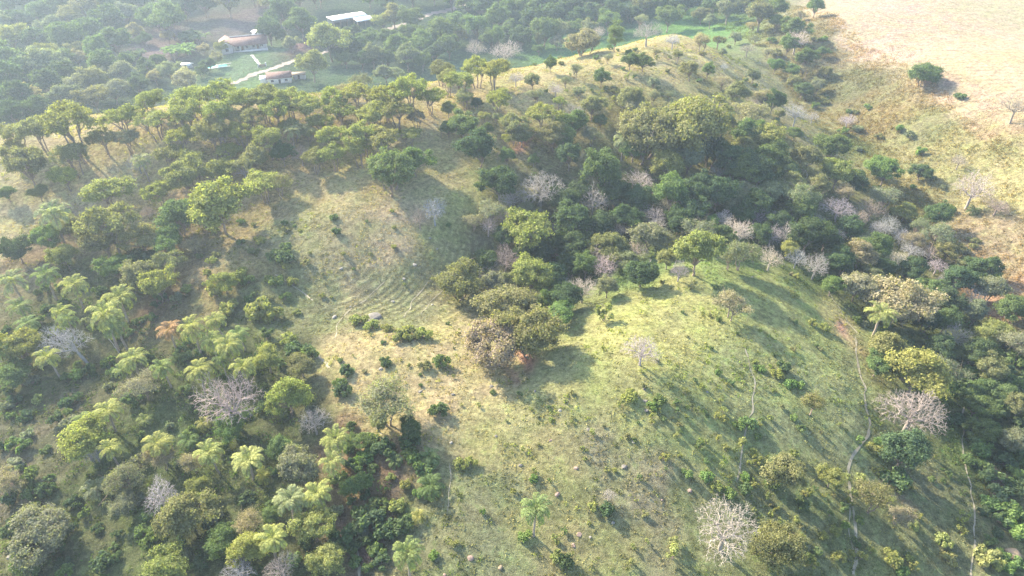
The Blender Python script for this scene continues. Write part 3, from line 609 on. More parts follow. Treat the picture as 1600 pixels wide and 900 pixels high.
# valley trees in front of and around the farm
many('leafy', 'g', '240,20,50 15,57,52,y 75,80,30,y 120,76,32,Y 210,48,26,t 262,56,22,t 317,75,20,t 346,73,22,y 338,90,24,t 242,120,24,t 265,112,34,s 290,126,40,t 185,112,46,s 125,131,44,s 150,126,46,o 177,141,44,s 100,152,44,s 45,152,40,t 120,90,30,t '
 '470,35,52,g 455,66,26,s 575,58,30 582,86,36,s 602,113,34,s 625,72,44 636,88,38,s 660,62,44  598,34,30,y 565,92,30 690,45,50,g 715,32,36 745,42,44 775,28,40 795,45,34 540,92,30 660,95,30 620,115,26,s 545,125,0.1 225,60,26,d 1110,32,24,s 1150,58,22,s 1190,20,44,o 1212,12,40 1245,44,40 1275,10,26 1285,80,20 1260,92,34 1212,102,24,b 1232,70,30'.replace('545,125,0.1 ', ''))
many('dense', 'd', '420,45,40 445,20,46 400,20,0.1 550,50,26 605,60,30 700,70,34,g 680,80,30 560,75,34 530,85,32 600,90,30 12,120,44 40,105,44 70,130,44 25,150,46 15,175,44 55,170,40 95,115,40 160,98,40,g 195,95,30 245,95,26 215,130,34 230,105,28 325,100,20 315,110,22 340,60,0.1 440,55,20 '.replace('400,20,0.1 ', '').replace('340,60,0.1 ', ''))

# ------------------------------------------------------------------ filling the woods between the marked trees
def inside(px, py, poly):
    c = False; n = len(poly); j = n - 1
    for i in range(n):
        (xi, yi), (xj, yj) = poly[i], poly[j]
        if (yi > py) != (yj > py) and px < (xj - xi) * (py - yi) / (yj - yi) + xi: c = not c
        j = i
    return c
KEEP = [(545,30,46),(495,22,34),(520,8,30),(380,66,44),(350,50,30),(405,50,22),(438,118,26),(350,100,34),(400,100,40),(460,100,20),(400,30,34),(672,22,16),(715,10,16),(640,34,12)]
def fill(poly, n, wr, mix, tight=.62, tries=60):
    xs = [p[0] for p in poly]; ys = [p[1] for p in poly]; made = 0
    for _ in range(n * tries):
        if made >= n: break
        px = random.uniform(min(xs), max(xs)); py = random.uniform(min(ys), max(ys))
        if not inside(px, py, poly): continue
        wd = random.uniform(*wr)
        if any(math.hypot(a - px, b - py) < r_ for a, b, r_ in KEEP): continue
        if any(math.hypot(q['px'] - px, (q['py'] - py) * 1.25) < tight * (q['w'] + wd) / 2 for q in THINGS): continue
        kind, hue = random.choice(mix); plant(px, py, wd, kind, hue); made += 1
    return made
VAL = [('leafy', 'g'), ('dense', 'd'), ('dense', 'd'), ('leafy', 's'), ('leafy', 'o'), ('dense', 'g')]
fill([(-10,-12),(230,-12),(225,15),(190,60),(195,100),(235,110),(180,150),(60,180),(-10,190)], 46, (34,54), VAL, .66)
fill([(230,-14),(480,-14),(455,8),(330,8),(240,14)], 12, (34,50), VAL, .6)
fill([(470,-14),(650,-14),(580,12),(500,16),(470,20)], 14, (30,44), VAL, .62)
fill([(585,20),(660,10),(680,50),(800,30),(1160,-14),(1180,14),(800,60),(700,80),(640,105),(590,100)], 34, (28,42), VAL, .6)
fill([(670,-14),(1200,-14),(1180,12),(1100,14),(950,24),(850,28),(780,22),(700,12)], 44, (30,44), [('dense','d'),('dense','g'),('leafy','g'),('dense','d')], .6)
fill([(1150,5),(1275,0),(1290,60),(1300,130),(1260,150),(1200,90)], 10, (18,30), [('leafy','g'),('leafy','o'),('sparse','t'),('leafy','s')], .7)
fill([(780,280),(960,240),(1080,225),(1260,230),(1400,320),(1560,430),(1500,540),(1400,440),(1150,400),(1040,420),(880,470),(740,440)], 40, (34,54), [('dense','d'),('dense','s'),('dense','g'),('leafy','o'),('leafy','s'),('sparse','s'),('bare','p'),('bare','a'),('bare','q')], .6)
fill([(0,320),(280,330),(300,400),(250,470),(0,450)], 4, (40,60), [('leafy','o'),('umbrella','o'),('leafy','g'),('dense','g')], .62)
fill([(0,600),(440,560),(560,760),(540,890),(0,890)], 5, (36,56), [('leafy','o'),('leafy','s'),('dense','g'),('sparse','t')], .7)
fill([(1500,430),(1590,470),(1600,700),(1540,720),(1490,540)], 8, (36,54), [('leafy','g'),('leafy','o'),('sparse','s'),('dense','g')], .65)
fill([(790,60),(1180,60),(1250,150),(1240,230),(960,150),(880,150),(800,130)], 22, (14,30), [('leafy','o'),('leafy','g'),('sparse','s'),('sparse','t'),('umbrella','o'),('bare','a'),('leafy','s')], .95)
fill([(650,150),(800,120),(960,160),(960,230),(800,270),(700,200)], 12, (18,34), [('leafy','o'),('umbrella','y'),('sparse','s'),('bare','p'),('leafy','g')], .85)
fill([(880,300),(1280,240),(1400,320),(1450,420),(1150,400),(1040,410),(880,420)], 16, (28,40), [('bare','p'),('bare','a'),('bare','q'),('sparse','s')], .42)
NTREE = len(THINGS)

# ------------------------------------------------------------------ shrubs
SHRUBK = 1.3
many('bush', 'g', '432,440,24,g 445,400,30,d 430,398,24 526,362,14,d 522,340,14 405,487,40,y 425,492,34,y 463,547,34,d 478,556,30,g 452,530,26,y 535,610,26,d 531,598,20,g 685,641,26,d 603,566,20,d 640,520,30,y 625,526,24,y 660,522,26,y 580,508,22,y 605,512,18,y 560,500,24,y 372,432,28,y 385,437,24,g 338,455,26,y 1030,626,24,g 1020,634,18,b 985,618,24,y 690,565,24,g 665,572,18,o '
 '600,700,40,d 580,690,30,g 570,712,28,b 640,692,30,d 668,735,30,g 648,722,26,g 575,815,44,d 600,830,36,d 630,822,36,d 540,840,40,d 590,790,30,g 620,790,26,y 655,770,18,b 610,745,16,y 633,758,18,y 640,708,22,g 1170,660,24,g 1155,665,18,b 1225,575,22,d 1235,600,18,b 1215,585,18,y 1105,745,18,b 1075,740,16,b 1120,760,18,y 1140,772,22,b 1165,765,20,g 1400,745,40,g 1385,700,24,y '
 '1375,690,18,b 1365,700,22,Y 1395,872,28,y 1475,845,22,Y 1482,872,24,Y 1545,872,34,Y 1555,880,26,y 1410,895,20,b 1590,700,30,g 1570,720,30,d 1545,740,36,g 1560,770,34,d 1580,800,34,b 1592,830,34,b 1590,880,26,b 1535,700,34,b 1540,670,34,g 1560,640,40,g 1530,610,36,g 1575,600,34,g 1590,560,30,g 1545,580,30,g 1340,500,16 1350,505,14,s 870,870,20,y 885,878,24,d 925,792,16,y 948,797,24,d 835,748,16,b 820,838,20,b '
 '720,725,20,Y 735,722,18,Y 710,850,14,Y 678,868,16,b 755,800,10,b 1245,432,12,y 1237,428,10,t 1290,512,16,y 1270,505,14,y 1242,462,12,y 1285,838,18,y 1305,830,18,y 1320,820,14,b 1310,870,20,y 1250,845,20,g 1415,600,0.1 45,750,34,g 50,768,26,g 120,585,24,b 112,660,30,s 60,625,18,Y 145,655,24,g 110,628,26,d 1208,755,24,g 1255,790,20,g 160,880,34,d 100,895,26,b 25,885,24,b 10,850,16,y 360,480,26,y 345,500,24,y'.replace('1415,600,0.1 ', ''))
many('sapling', 'y', '1052,865,26,Y 1052,845,18,Y 985,880,12,y 1010,845,10 1345,690,14,b 1370,735,14,y 1345,745,20,Y 1420,770,0.1 1335,770,18,y 1120,650,12 1130,640,12 1135,700,14 1090,640,12 1105,690,10 1325,745,14 1330,480,14,y'.replace('1420,770,0.1 ', ''))
fill([(960,620),(1180,560),(1300,600),(1200,760),(1040,720)], 26, (8,16), [('sapling','y'),('shrub','g'),('bush','b'),('shrub','y')], .8)
fill([(800,600),(1040,560),(1320,640),(1320,860),(900,880),(760,760)], 60, (6,12), [('sapling','y'),('shrub','o'),('shrub','y'),('sapling','g')], .8)
fill([(1000,440),(1250,430),(1320,560),(1100,600)], 14, (6,11), [('shrub','o'),('bush','g')], .8)
SHRUBK = 1.0
plant(1500, 150, 22, 'bush', 'g')
fill([(820,70),(1150,70),(1240,200),(1000,140),(830,200)], 30, (7,14), [('shrub','g'),('bush','o'),('sapling','y'),('bush','g')], .8)
fill([(460,320),(720,330),(700,430),(500,500),(450,420)], 18, (6,13), [('shrub','o'),('bush','g'),('bush','y')], .8)
LUSH = [('bush','d'),('bush','g'),('shrub','d'),('shrub','g'),('bush','s'),('shrub','d')]
fill([(0,560),(440,470),(640,690),(650,860),(560,895),(0,895)], 110, (18,34), LUSH, .5)
fill([(0,450),(300,440),(470,560),(0,600)], 30, (16,28), LUSH + [('bush','y')], .55)
fill([(300,350),(470,330),(500,520),(400,520),(320,460)], 24, (12,24), [('shrub','o'),('bush','y'),('bush','g')], .55)
fill([(1480,560),(1600,540),(1600,900),(1545,880),(1530,760),(1490,640)], 26, (22,36), [('bush','g'),('bush','b'),('shrub','g'),('bush','d')], .5)
fill([(1180,650),(1340,760),(1500,720),(1510,890),(1200,890),(1150,780)], 34, (12,24), [('shrub','g'),('bush','g'),('sapling','y'),('shrub','y')], .6)
fill([(1170,60),(1290,60),(1420,200),(1560,430),(1500,450),(1400,330),(1300,220)], 30, (12,22), [('bush','g'),('bush','o'),('shrub','b'),('bush','s')], .6)
fill([(480,520),(730,500),(720,580),(1050,640),(1180,640),(1100,720),(560,600)], 34, (7,14), [('sapling','y'),('shrub','o'),('bush','g')], .8)

# ------------------------------------------------------------------ dead trunks, boulders and earth mounds
EXTRA = []
def dead_trunk(px, py, h, lean, label, arms=2, r=.11):
    x, y, t = hit(px, py); z = float(height(x, y)); tb = QB(); rs = np.random.RandomState(int(px))
    top = np.array([lean[0] * h, lean[1] * h, h]); tb.tube(bez((0, 0, -.3), top, 7, 0, rs, .05), np.linspace(r, r * .5, 7), 7)
    o = bpy.data.objects.new('dead_trunk', None); COL.objects.link(o); o.location = (x, y, z); tag(o, label, 'dead tree')
    link('trunk', tb.mesh('dead_trunk', [M['deadwood']]), o)
    b2 = QB()
    for i in range(arms):
        f = rs.uniform(.55, .9); p = top * f; e = p + np.array([rs.uniform(-1, 1) * .5, rs.uniform(-.5, .5), rs.uniform(.5, 1.6)]); b2.tube(bez(p, e, 4, 0, rs, .05), np.linspace(r * .5, r * .2, 4), 5)
    link('branch', b2.mesh('dead_branch', [M['deadwood']]), o)
dead_trunk(1010, 437, 5.6, (.08, .0), 'pale standing dead trunk on the grass in front of the ravine wood', 4)
dead_trunk(187, 552, 3.6, (-.3, .1), 'thin grey dead trunk leaning beside the fan-shaped leafless tree', 1, .09)
dead_trunk(993, 402, 4.0, (.1, 0), 'short dead trunk in the shade at the edge of the ravine wood', 3, .08)
dead_trunk(1490, 372, 2.5, (-.2, .1), 'short grey snag on the dry slope above the gully', 2, .09)
dead_trunk(440, 740, 2.0, (.2, 0), 'short dead snag between the golden palms', 2, .07)
import bmesh
def rock_mesh(seed, blocky=.0):
    bm = bmesh.new(); bmesh.ops.create_icosphere(bm, subdivisions=3, radius=.5); rs = np.random.RandomState(seed)
    pl = rs.normal(size=(9, 3)); pl /= np.linalg.norm(pl, axis=1)[:, None]; of = rs.uniform(.3, .46, 9)
    for v in bm.verts:
        p = np.array(v.co)
        for q, d in zip(pl, of):
            e = p @ q - d
            if e > 0: p = p - q * e * .9
        p += rs.normal(size=3) * .008; p[2] = p[2] * .72 + .15; v.co = p
    me = bpy.data.meshes.new('rock'); bm.to_mesh(me); bm.free(); me.materials.append(M['rock']); return me
RM = [rock_mesh(i) for i in range(4)]
def rock(px, py, wpx, colr, label, name='boulder', cat='boulder', ht=1.):
    x, y, t = hit(px, py + wpx * .2); s = wpx / F * t * (1.15 if label else .85); o = link(name, random.choice(RM), None, (x, y, float(height(x, y)) - .16 * s)); o.scale = (s, s * random.uniform(.7, 1.), s * ht * random.uniform(.7, 1))
    o.rotation_euler = (0, 0, random.uniform(0, 6.28)); o.color = (*colr, 1); tag(o, label, cat, 'rocks lying on the pasture' if cat == 'boulder' else None); return o
GR = (.16, .15, .135); WH = (.25, .24, .215); PK = (.25, .18, .15); OC = (.27, .21, .14)
rock(585, 492, 24, GR, 'large rounded grey boulder among bushes in the terraced bowl')
rock(523, 494, 9, WH, 'white rock on the terraced bowl by the curved trail')
rock(1582, 862, 28, OC, 'ochre boulder beside bright green bushes in the gully')
rock(735, 870, 10, PK, 'pink earth mound on the near grass', 'earth_mound', 'termite mound')
rock(782, 885, 8, OC, 'small pale earth mound beside the pink one', 'earth_mound', 'termite mound')
rock(1077, 765, 8, PK, 'small pink ring-shaped earth mound uphill of the big pale leafless tree', 'earth_mound', 'termite mound')
RK = [(648,412,9,WH),(533,418,8,WH),(631,434,7,WH),(595,575,9,WH),(708,615,8,GR),(657,610,9,GR),(768,602,9,GR),(836,610,7,WH),(875,640,7,WH),(920,669,9,GR),(1007,606,9,GR),(1008,625,10,GR),(1010,640,9,GR),(14,762,10,GR),(6,780,10,WH),(72,700,8,WH),
 (15,868,14,GR),(1105,611,6,WH),(1069,613,6,WH),(958,815,7,WH),(990,688,9,WH),(975,727,12,GR),(814,725,10,GR),(871,770,12,PK),(905,832,12,PK),(896,850,10,PK),(614,470,7,WH),(675,475,6,WH),(547,478,5,WH),(1175,432,5,WH),(860,686,9,PK),(900,730,9,PK),(922,838,6,WH),(695,897,8,PK),(672,371,5,WH),(683,388,5,WH),(1034,780,6,PK),(705,690,7,WH),(775,680,7,GR),(690,645,5,WH)]
for i, (a, b, c, k) in enumerate(RK): THINGS.append(dict(o=rock(a, b, c, k, None), px=a, py=b, w=c, kind='rock', hue={WH: 'white', GR: 'grey', PK: 'pinkish', OC: 'ochre'}[k], label=None, ref=None, wm=0, cat='boulder'))

# ------------------------------------------------------------------ farm buildings in the valley
def place(name, px, py, rz, label, cat, sc=1.0):
    x, y, t = hit(px, py); o = bpy.data.objects.new(name, None); COL.objects.link(o); o.location = (x, y, float(height(x, y))); o.rotation_euler = (0, 0, rz); o.scale = (sc,) * 3; tag(o, label, cat); return o
def part(name, qb, mat, parent): return link(name, qb.mesh(name, [mat] if not isinstance(mat, list) else mat), parent)
def gable(qb, x0, x1, y0, y1, ze, zr, th=.18, ov=.5, hip=0.):       # ridge along x
    ym = (y0 + y1) / 2
    a = [(x0 - ov, y0 - ov, ze), (x1 + ov, y0 - ov, ze), (x1 + ov - hip, ym, zr), (x0 - ov + hip, ym, zr), (x0 - ov, y1 + ov, ze), (x1 + ov, y1 + ov, ze)]
    V = a + [(p[0], p[1], p[2] - th) for p in a]
    qb.add(V, [(0, 1, 2, 3), (3, 2, 5, 4), (7, 6, 9, 8), (8, 9, 10, 11), (0, 6, 7, 1), (5, 11, 10, 4), (0, 3, 9, 6), (3, 4, 10, 9), (1, 7, 8, 2), (2, 8, 11, 5)])
    if hip: qb.add([a[0], a[3], a[4], a[0], a[1], a[5], a[2], a[1]], [(0, 1, 2, 0), (4, 5, 6, 4)]) if False else None
# main farmhouse: long tiled roof, verandah with white posts, cross gable wing
H = place('farmhouse', 383, 78, R(20), 'farmhouse with a long clay tile roof, cross gable and white-posted verandah', 'house', 1.2)
wl = QB(); wl.box(-5, 9.5, 0, 7, -1.5, 2.9); part('wall', wl, M['white'], H)
ww = QB(); ww.box(-9.5, -5.01, -3, 8, -1.5, 2.9)
ww.add([(-9.5, -3, 2.9), (-5.01, -3, 2.9), (-7.25, -3, 4.3), (-7.25, -3, 4.3)], [(0, 1, 2, 3)]); part('wing_wall', ww, M['greywall'], H)
rf = QB(); gable(rf, -5.6, 9.6, -2.4, 7.4, 2.75, 5.4); R1 = part('roof', rf, M['tile'], H)
rg = QB(); g2 = QB(); gable(g2, -3.4, 8.2, -2.5, 2.5, 2.92, 4.7); V, Q = g2.arr(); V = np.stack([-V[:, 1] - 7.25, V[:, 0], V[:, 2]], 1); rg.add(V, Q); part('wing_roof', rg, M['tile'], H)
bb = QB()
for sx in (-1, 1): bb.add([(-7.25, -3.95, 4.78), (-7.25, -3.95, 4.5), (-7.25 + sx * 3.1, -3.95, 2.72), (-7.25 + sx * 3.1, -3.95, 3.0)], [(0, 1, 2, 3)])
part('barge_board', bb, M['white'], H)
rr = QB(); rr.tube([(-5.5, 2.5, 5.44), (9.8, 2.5, 5.44)], .14, 6); link('ridge_cap', rr.mesh('ridge_cap', [M['white']]), R1)
for i in range(7):
    p = QB(); x = -4.2 + i * 2.25; p.box(x - .16, x + .16, -2.3, -1.98, -.4, 2.62); part('post', p, M['white'], H)
lw = QB(); lw.box(-4.9, 9.6, -2.45, -2.31, -1.2, .55); part('verandah_wall', lw, M['white'], H)
fl = QB(); fl.box(-4.9, 9.6, -2.3, -.01, -1.3, .05); part('verandah_floor', fl, M['concrete'], H)
for x in (-3, .2, 3.4, 6.6):
    f = QB(); f.box(x, x + 1.1, -.06, -.004, .9, 2.1); wf = part('window', f, M['dark'], H)
    s2 = QB(); s2.box(x - .1, x + 1.2, -.1, -.005, .8, .895); link('sill', s2.mesh('sill', [M['white']]), wf)
for x in (-1.4, 5.0): d = QB(); d.box(x, x + 1.0, -.07, -.004, .06, 2.15); part('door', d, M['wood'], H)
f = QB(); f.box(-7.9, -6.6, -3.07, -3.004, .9, 2.1); part('window', f, M['dark'], H)
# small outbuildings
def hut(name, px, py, rz, L, Wd, h, roofm, wallm, label, cat, pitch=.5, lean=False):
    o = place(name, px, py, rz, label, cat); a = QB(); a.box(-L / 2, L / 2, -Wd / 2, Wd / 2, -1.2, h); part('wall', a, wallm, o)
    b = QB()
    if lean: b.add([(-L/2-.4, -Wd/2-.4, h+.03), (L/2+.4, -Wd/2-.4, h+.03), (L/2+.4, Wd/2+.4, h+pitch+.03), (-L/2-.4, Wd/2+.4, h+pitch+.03), (-L/2-.4, -Wd/2-.4, h+.15), (L/2+.4, -Wd/2-.4, h+.15), (L/2+.4, Wd/2+.4, h+pitch+.15), (-L/2-.4, Wd/2+.4, h+pitch+.15)],
                   [(0, 3, 2, 1), (4, 5, 6, 7), (0, 1, 5, 4), (1, 2, 6, 5), (2, 3, 7, 6), (3, 0, 4, 7)])
    else: gable(b, -L/2, L/2, -Wd/2, Wd/2, h + .1, h + pitch + .1)
    part('roof', b, roofm, o); d = QB(); d.box(-.5, .5, -Wd / 2 - .05, -Wd / 2 - .004, 0, min(h - .1, 2)); part('door', d, M['dark'], o); return o
hut('shed', 403, 56, R(-20), 5.6, 2.4, 2.3, M['metalroof'], M['greywall'], 'small outbuilding with a bright white sheet roof behind the farmhouse', 'shed', .3, True)
hut('shed', 293, 105, R(-12), 4.4, 2.6, 1.6, M['metalroof'], M['greywall'], 'tiny white-roofed hut among dark trees beside the farmyard', 'shed', .5)
CO = hut('cottage', 438, 127, R(14), 10.5, 6.5, 2.6, M['tile'], M['white'], 'cottage with faded red clay tiles beside the dirt road', 'house', 1.9)
for x in (-3.8, 2.4): q = QB(); q.box(x, x + 1.2, -3.31, -3.254, .9, 2.0); part('window', q, M['dark'], CO)
cx = QB(); cx.box(-8.6, -5.26, -2.2, 2.2, -1.2, 2.3); part('annex_wall', cx, M['white'], CO)
cr2 = QB(); cr2.box(-8.9, -5.8, -2.5, 2.5, 2.31, 2.45); part('annex_roof', cr2, M['metalroof'], CO)
SD = place('storage_shed', 545, 36, R(33), 'long open shed with a bright white sheet roof and a lower second roof', 'shed')
b = QB(); gable(b, -11, 10, -4.5, 4.5, 4.0, 4.35, .1); part('roof', b, M['metalroof'], SD)
b = QB(); b.add([(1, -11, 2.9), (11.5, -11, 2.9), (11.5, -5.1, 3.7), (1, -5.1, 3.7), (1, -11, 3.0), (11.5, -11, 3.0), (11.5, -5.1, 3.8), (1, -5.1, 3.8)], [(0, 3, 2, 1), (4, 5, 6, 7), (0, 1, 5, 4), (1, 2, 6, 5), (2, 3, 7, 6), (3, 0, 4, 7)]); part('lower_roof', b, M['metalroof'], SD)
b = QB(); b.box(-11, 10, 4.2, 4.5, -1.5, 3.85); part('back_wall', b, M['greywall'], SD)
for i in range(6): b = QB(); x = -10.6 + i * 4.05; b.box(x, x + .3, -4.3, -4.0, -1.5, 3.85); part('post', b, M['wood'], SD)
for x in (1.3, 6, 10.9): b = QB(); b.box(x, x + .25, -10.8, -10.55, -1.5, 2.88); part('post', b, M['wood'], SD)
HT = hut('barn', 468, 122, R(10), 5.5, 3.4, 2.2, M['wood'], M['greywall'], 'low dark-roofed outhouse behind the roadside cottage', 'shed', .6)
# pool with pale deck
PL = place('swimming_pool', 347, 103, R(24), 'turquoise swimming pool with a pale paved surround in the farm garden', 'pool', .85)
q = QB(); q.box(-9, 9, -3.2, -2.2, -.8, .25); q.box(-9, 9, 2.2, 3.2, -.8, .25); q.box(-9, -8, -2.19, 2.19, -.8, .25); q.box(6.5, 9, -2.19, 2.19, -.8, .25); part('surround', q, M['concrete'], PL)
q = QB(); q.quad((-8, -2.2, .12), (6.5, -2.2, .12), (6.5, 2.2, .12), (-8, 2.2, .12)); part('water', q, M['water'], PL)
strip('garden_path', [(393,86),(400,94),(407,103)], 1.6, M['concrete'], .1, .05)
GP = place('gate_pillars', 410, 104, R(20), 'pale wall and gate pillars where the garden path meets the road', 'gate')
for x in (-1.8, 1.8): q = QB(); q.box(x - .3, x + .3, -.3, .3, -.5, 1.9); part('pillar', q, M['white'], GP)
q = QB(); q.box(-1.49, 1.49, -.06, .06, .15, 1.2); part('gate_leaf', q, M['wood'], GP)
def fence(pts, label):
    W0 = []
    for (a, b), (c, d) in zip(pts[:-1], pts[1:]):
        x0, y0, _ = hit(a, b); x1, y1, _ = hit(c, d); k = max(1, int(math.hypot(x1 - x0, y1 - y0) / 3))
        W0 += [(x0 + (x1 - x0) * i / k, y0 + (y1 - y0) * i / k) for i in range(k)]
    o = bpy.data.objects.new('wire_fence', None); COL.objects.link(o); o.location = (*W0[0], float(height(*W0[0]))); tag(o, label, 'fence'); wq = QB(); L = np.array(o.location)
    for i, (x, y) in enumerate(W0):
        z = float(height(x, y)); p = QB(); p.tube(np.array([(x, y, z - .3), (x + random.uniform(-.05, .05), y, z + 1.4)]) - L, .07, 5); part('post', p, M['wood'], o)
        if i:
            for h in (.5, .9, 1.3): wq.tube(np.array([(*W0[i - 1], float(height(*W0[i - 1])) + h), (x, y, z + h)]) - L, .012, 3)
    part('wire', wq, M['deadwood'], o)
fence([(352,126),(400,109),(440,97),(470,86)], 'post and wire fence between the farm lawn and the dirt road')
# small lone items on the upper pasture
def post_thing(px, py, h, label):
    x, y, t = hit(px, py); q = QB(); q.tube([(0, 0, -.3), (.05, 0, h)], [.08, .06], 6); o = link('fence_post', q.mesh('fence_post', [M['wood']]), None, (x, y, float(height(x, y)))); tag(o, label, 'post')
post_thing(690, 218, 4.5, 'tall thin bare pole in the grass uphill of the dark rounded tree')
post_thing(493, 97, 3.5, 'white-barked pole beside the golden roadside tree')

# ------------------------------------------------------------------ ground cover that nobody could count
def visible_pts(n, box, keep):
    rs = np.random.RandomState(n); X = rs.uniform(box[0], box[1], n); Y = rs.uniform(box[2], box[3], n); Z = height(X, Y)
    px, py, dep = proj(X, Y, Z); m = (px > -150) & (px < 1750) & (py > -40) & (py < 1020) & keep(X, Y, px, py, dep, rs); return X[m], Y[m], Z[m], dep[m]
def cover(name, X, Y, Z, nq, rad, hgt, size, colf, label, up=.4):
    rs = np.random.RandomState(len(X)); n = len(X); sc = rs.uniform(.6, 1.4, n)
    r = rad * np.sqrt(rs.rand(n, nq)) * sc[:, None]; a = rs.rand(n, nq) * 6.28; P = np.stack([X[:, None] + r * np.cos(a), Y[:, None] + r * np.sin(a), Z[:, None] + hgt * sc[:, None] * rs.rand(n, nq) * (1 - .6 * (r / (rad * 1.4)) ** 2) + .03], -1).reshape(-1, 3)
    N = np.stack([np.cos(a), np.sin(a), np.full_like(a, up)], -1).reshape(-1, 3); s = np.repeat(size * sc, nq)
    V, Q = leafcloud(P, N, 1.0, rs, .55, .6) if False else lc2(P, N, s, rs)
    me = qmesh(name, V, Q, None, [M['leafattr']]); C = np.repeat(colf(X, Y, rs), nq * 4, axis=0)
    at = me.color_attributes.new('col', 'FLOAT_COLOR', 'POINT'); at.data.foreach_set('color', np.concatenate([C, np.ones((len(C), 1))], 1).astype(np.float32).ravel())
    return tag(link(name, me), label, kind='stuff')
def lc2(P, N, s, rs):
    n = len(P); N = N + .6 * rs.normal(size=(n, 3)); N /= np.linalg.norm(N, axis=1)[:, None]; A = np.cross(N, rs.normal(size=(n, 3))); A /= np.linalg.norm(A, axis=1)[:, None]; B = np.cross(N, A); s = (s * rs.uniform(.6, 1.3, n))[:, None]
    return np.stack([P - A * s, P + B * s * .55, P + A * s, P - B * s * .55], 1).reshape(-1, 3), np.arange(4 * n).reshape(n, 4)
def gtint(k, var=.25, mul=(1, 1, 1)):
    return lambda X, Y, rs: gcol(X, Y) * np.array(mul) * k * rs.uniform(1 - var, 1 + var, (len(X), 1))
lum = lambda X, Y: gcol(X, Y).sum(1)
dryf = lambda X, Y: gcol(X, Y)[:, 0] / (gcol(X, Y)[:, 1] + 1e-6)
clump = lambda X, Y, s, k: vnoise(X / s, Y / s, k) + .5 * vnoise(X / s * 2.3, Y / s * 2.3, k + 1)
X, Y, Z, D = visible_pts(330000, (-150, 165, 35, 300), lambda X, Y, px, py, d, rs: (rs.rand(len(X)) < .28 + .9 * clump(X, Y, 5, 50)) & (lum(X, Y) > .3))
cover('grass', X, Y, Z, 5, .22, .18, .12, gtint(.95, .45), 'short dry grass tufts over the open pasture', 1.0)
X, Y, Z, D = visible_pts(150000, (-150, 160, 35, 300), lambda X, Y, px, py, d, rs: (rs.rand(len(X)) < -.02 + .8 * clump(X, Y, 7, 60)) & (lum(X, Y) > .3) & (X < 112))
cover('weeds', X, Y, Z, 14, .42, .42, .14, gtint(.78, .5, (.88, 1.08, .62)), 'clumps of green weeds dotted over the pasture', .5)
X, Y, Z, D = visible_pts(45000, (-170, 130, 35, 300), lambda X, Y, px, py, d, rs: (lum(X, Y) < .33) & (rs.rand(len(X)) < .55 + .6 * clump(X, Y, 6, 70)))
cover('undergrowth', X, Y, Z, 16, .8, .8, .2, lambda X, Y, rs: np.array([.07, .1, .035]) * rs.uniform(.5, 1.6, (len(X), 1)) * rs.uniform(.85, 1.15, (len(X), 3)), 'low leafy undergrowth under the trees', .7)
X, Y, Z, D = visible_pts(40000, (112, 172, 60, 420), lambda X, Y, px, py, d, rs: (X < 155 + 4 * vnoise(Y / 9, Y * 0, 80)) & (rs.rand(len(X)) < .45 + clump(X, Y, 8, 81)))
cover('bracken', X, Y, Z, 14, .7, .6, .17, gtint(.85, .35, (1.05, .95, .8)), 'dry brown and yellow scrub on the far slope of the gully', .7)
# wood beyond the picture's upper edge and to its far side, one mass
def far_wood():
    rs = np.random.RandomState(5); V0 = []; Q0 = []; C0 = []; n = 0
    for i in range(420):
        x = rs.uniform(-330, 150) if i % 3 else rs.uniform(-330, -150); y = rs.uniform(395, 620) if i % 3 else rs.uniform(190, 400)
        if y < 440 + .1 * x and rs.rand() < .5: pass
        z = float(height(x, y)); px, py, dep = proj(x, y, z + 8)
        if py > -14 and px > -40: continue
        k = 260; d = rs.normal(size=(k, 3)); d /= np.linalg.norm(d, axis=1)[:, None]; d[:, 2] = abs(d[:, 2]); r = rs.uniform(4, 6.5)
        P = np.array([x, y, z + 4]) + d * r * (rs.rand(k, 1) ** .3) * np.array([1, 1, .9]) * (1 + .2 * rs.normal(size=(k, 1)))
        V, Q = lc2(P, d + [0, 0, .4], np.full(k, .75), rs); V0.append(V); Q0.append(Q + n); n += len(V); C0.append(np.tile(np.array([.05, .085, .035]) * rs.uniform(.7, 1.6), (len(V), 1)))
    me = qmesh('distant_woodland', np.vstack(V0), np.vstack(Q0), None, [M['leafattr']]); C = np.vstack(C0)
    at = me.color_attributes.new('col', 'FLOAT_COLOR', 'POINT'); at.data.foreach_set('color', np.concatenate([C, np.ones((len(C), 1))], 1).astype(np.float32).ravel())
    tag(link('distant_woodland', me), 'far-off wood beyond the valley that reads as one mass', kind='stuff')
far_wood()

# ------------------------------------------------------------------ haze
hb = QB(); hb.box(-1900, 1900, -500, 2750, float(ZZ.min()) - 1.0, max(CAMZ, float(ZZ.max())) + 3)
hm, n, l, out = newmat('haze_air'); pv = n.new('ShaderNodeVolumePrincipled'); pv.inputs['Color'].default_value = (.63, .79, 1, 1)
pv.inputs['Density'].default_value = HAZE_DENSITY; pv.inputs['Anisotropy'].default_value = .35; l.new(pv.outputs[0], out.inputs['Volume'])
tag(link('haze', hb.mesh('haze', [hm])), 'thin morning haze over the hills', kind='stuff')

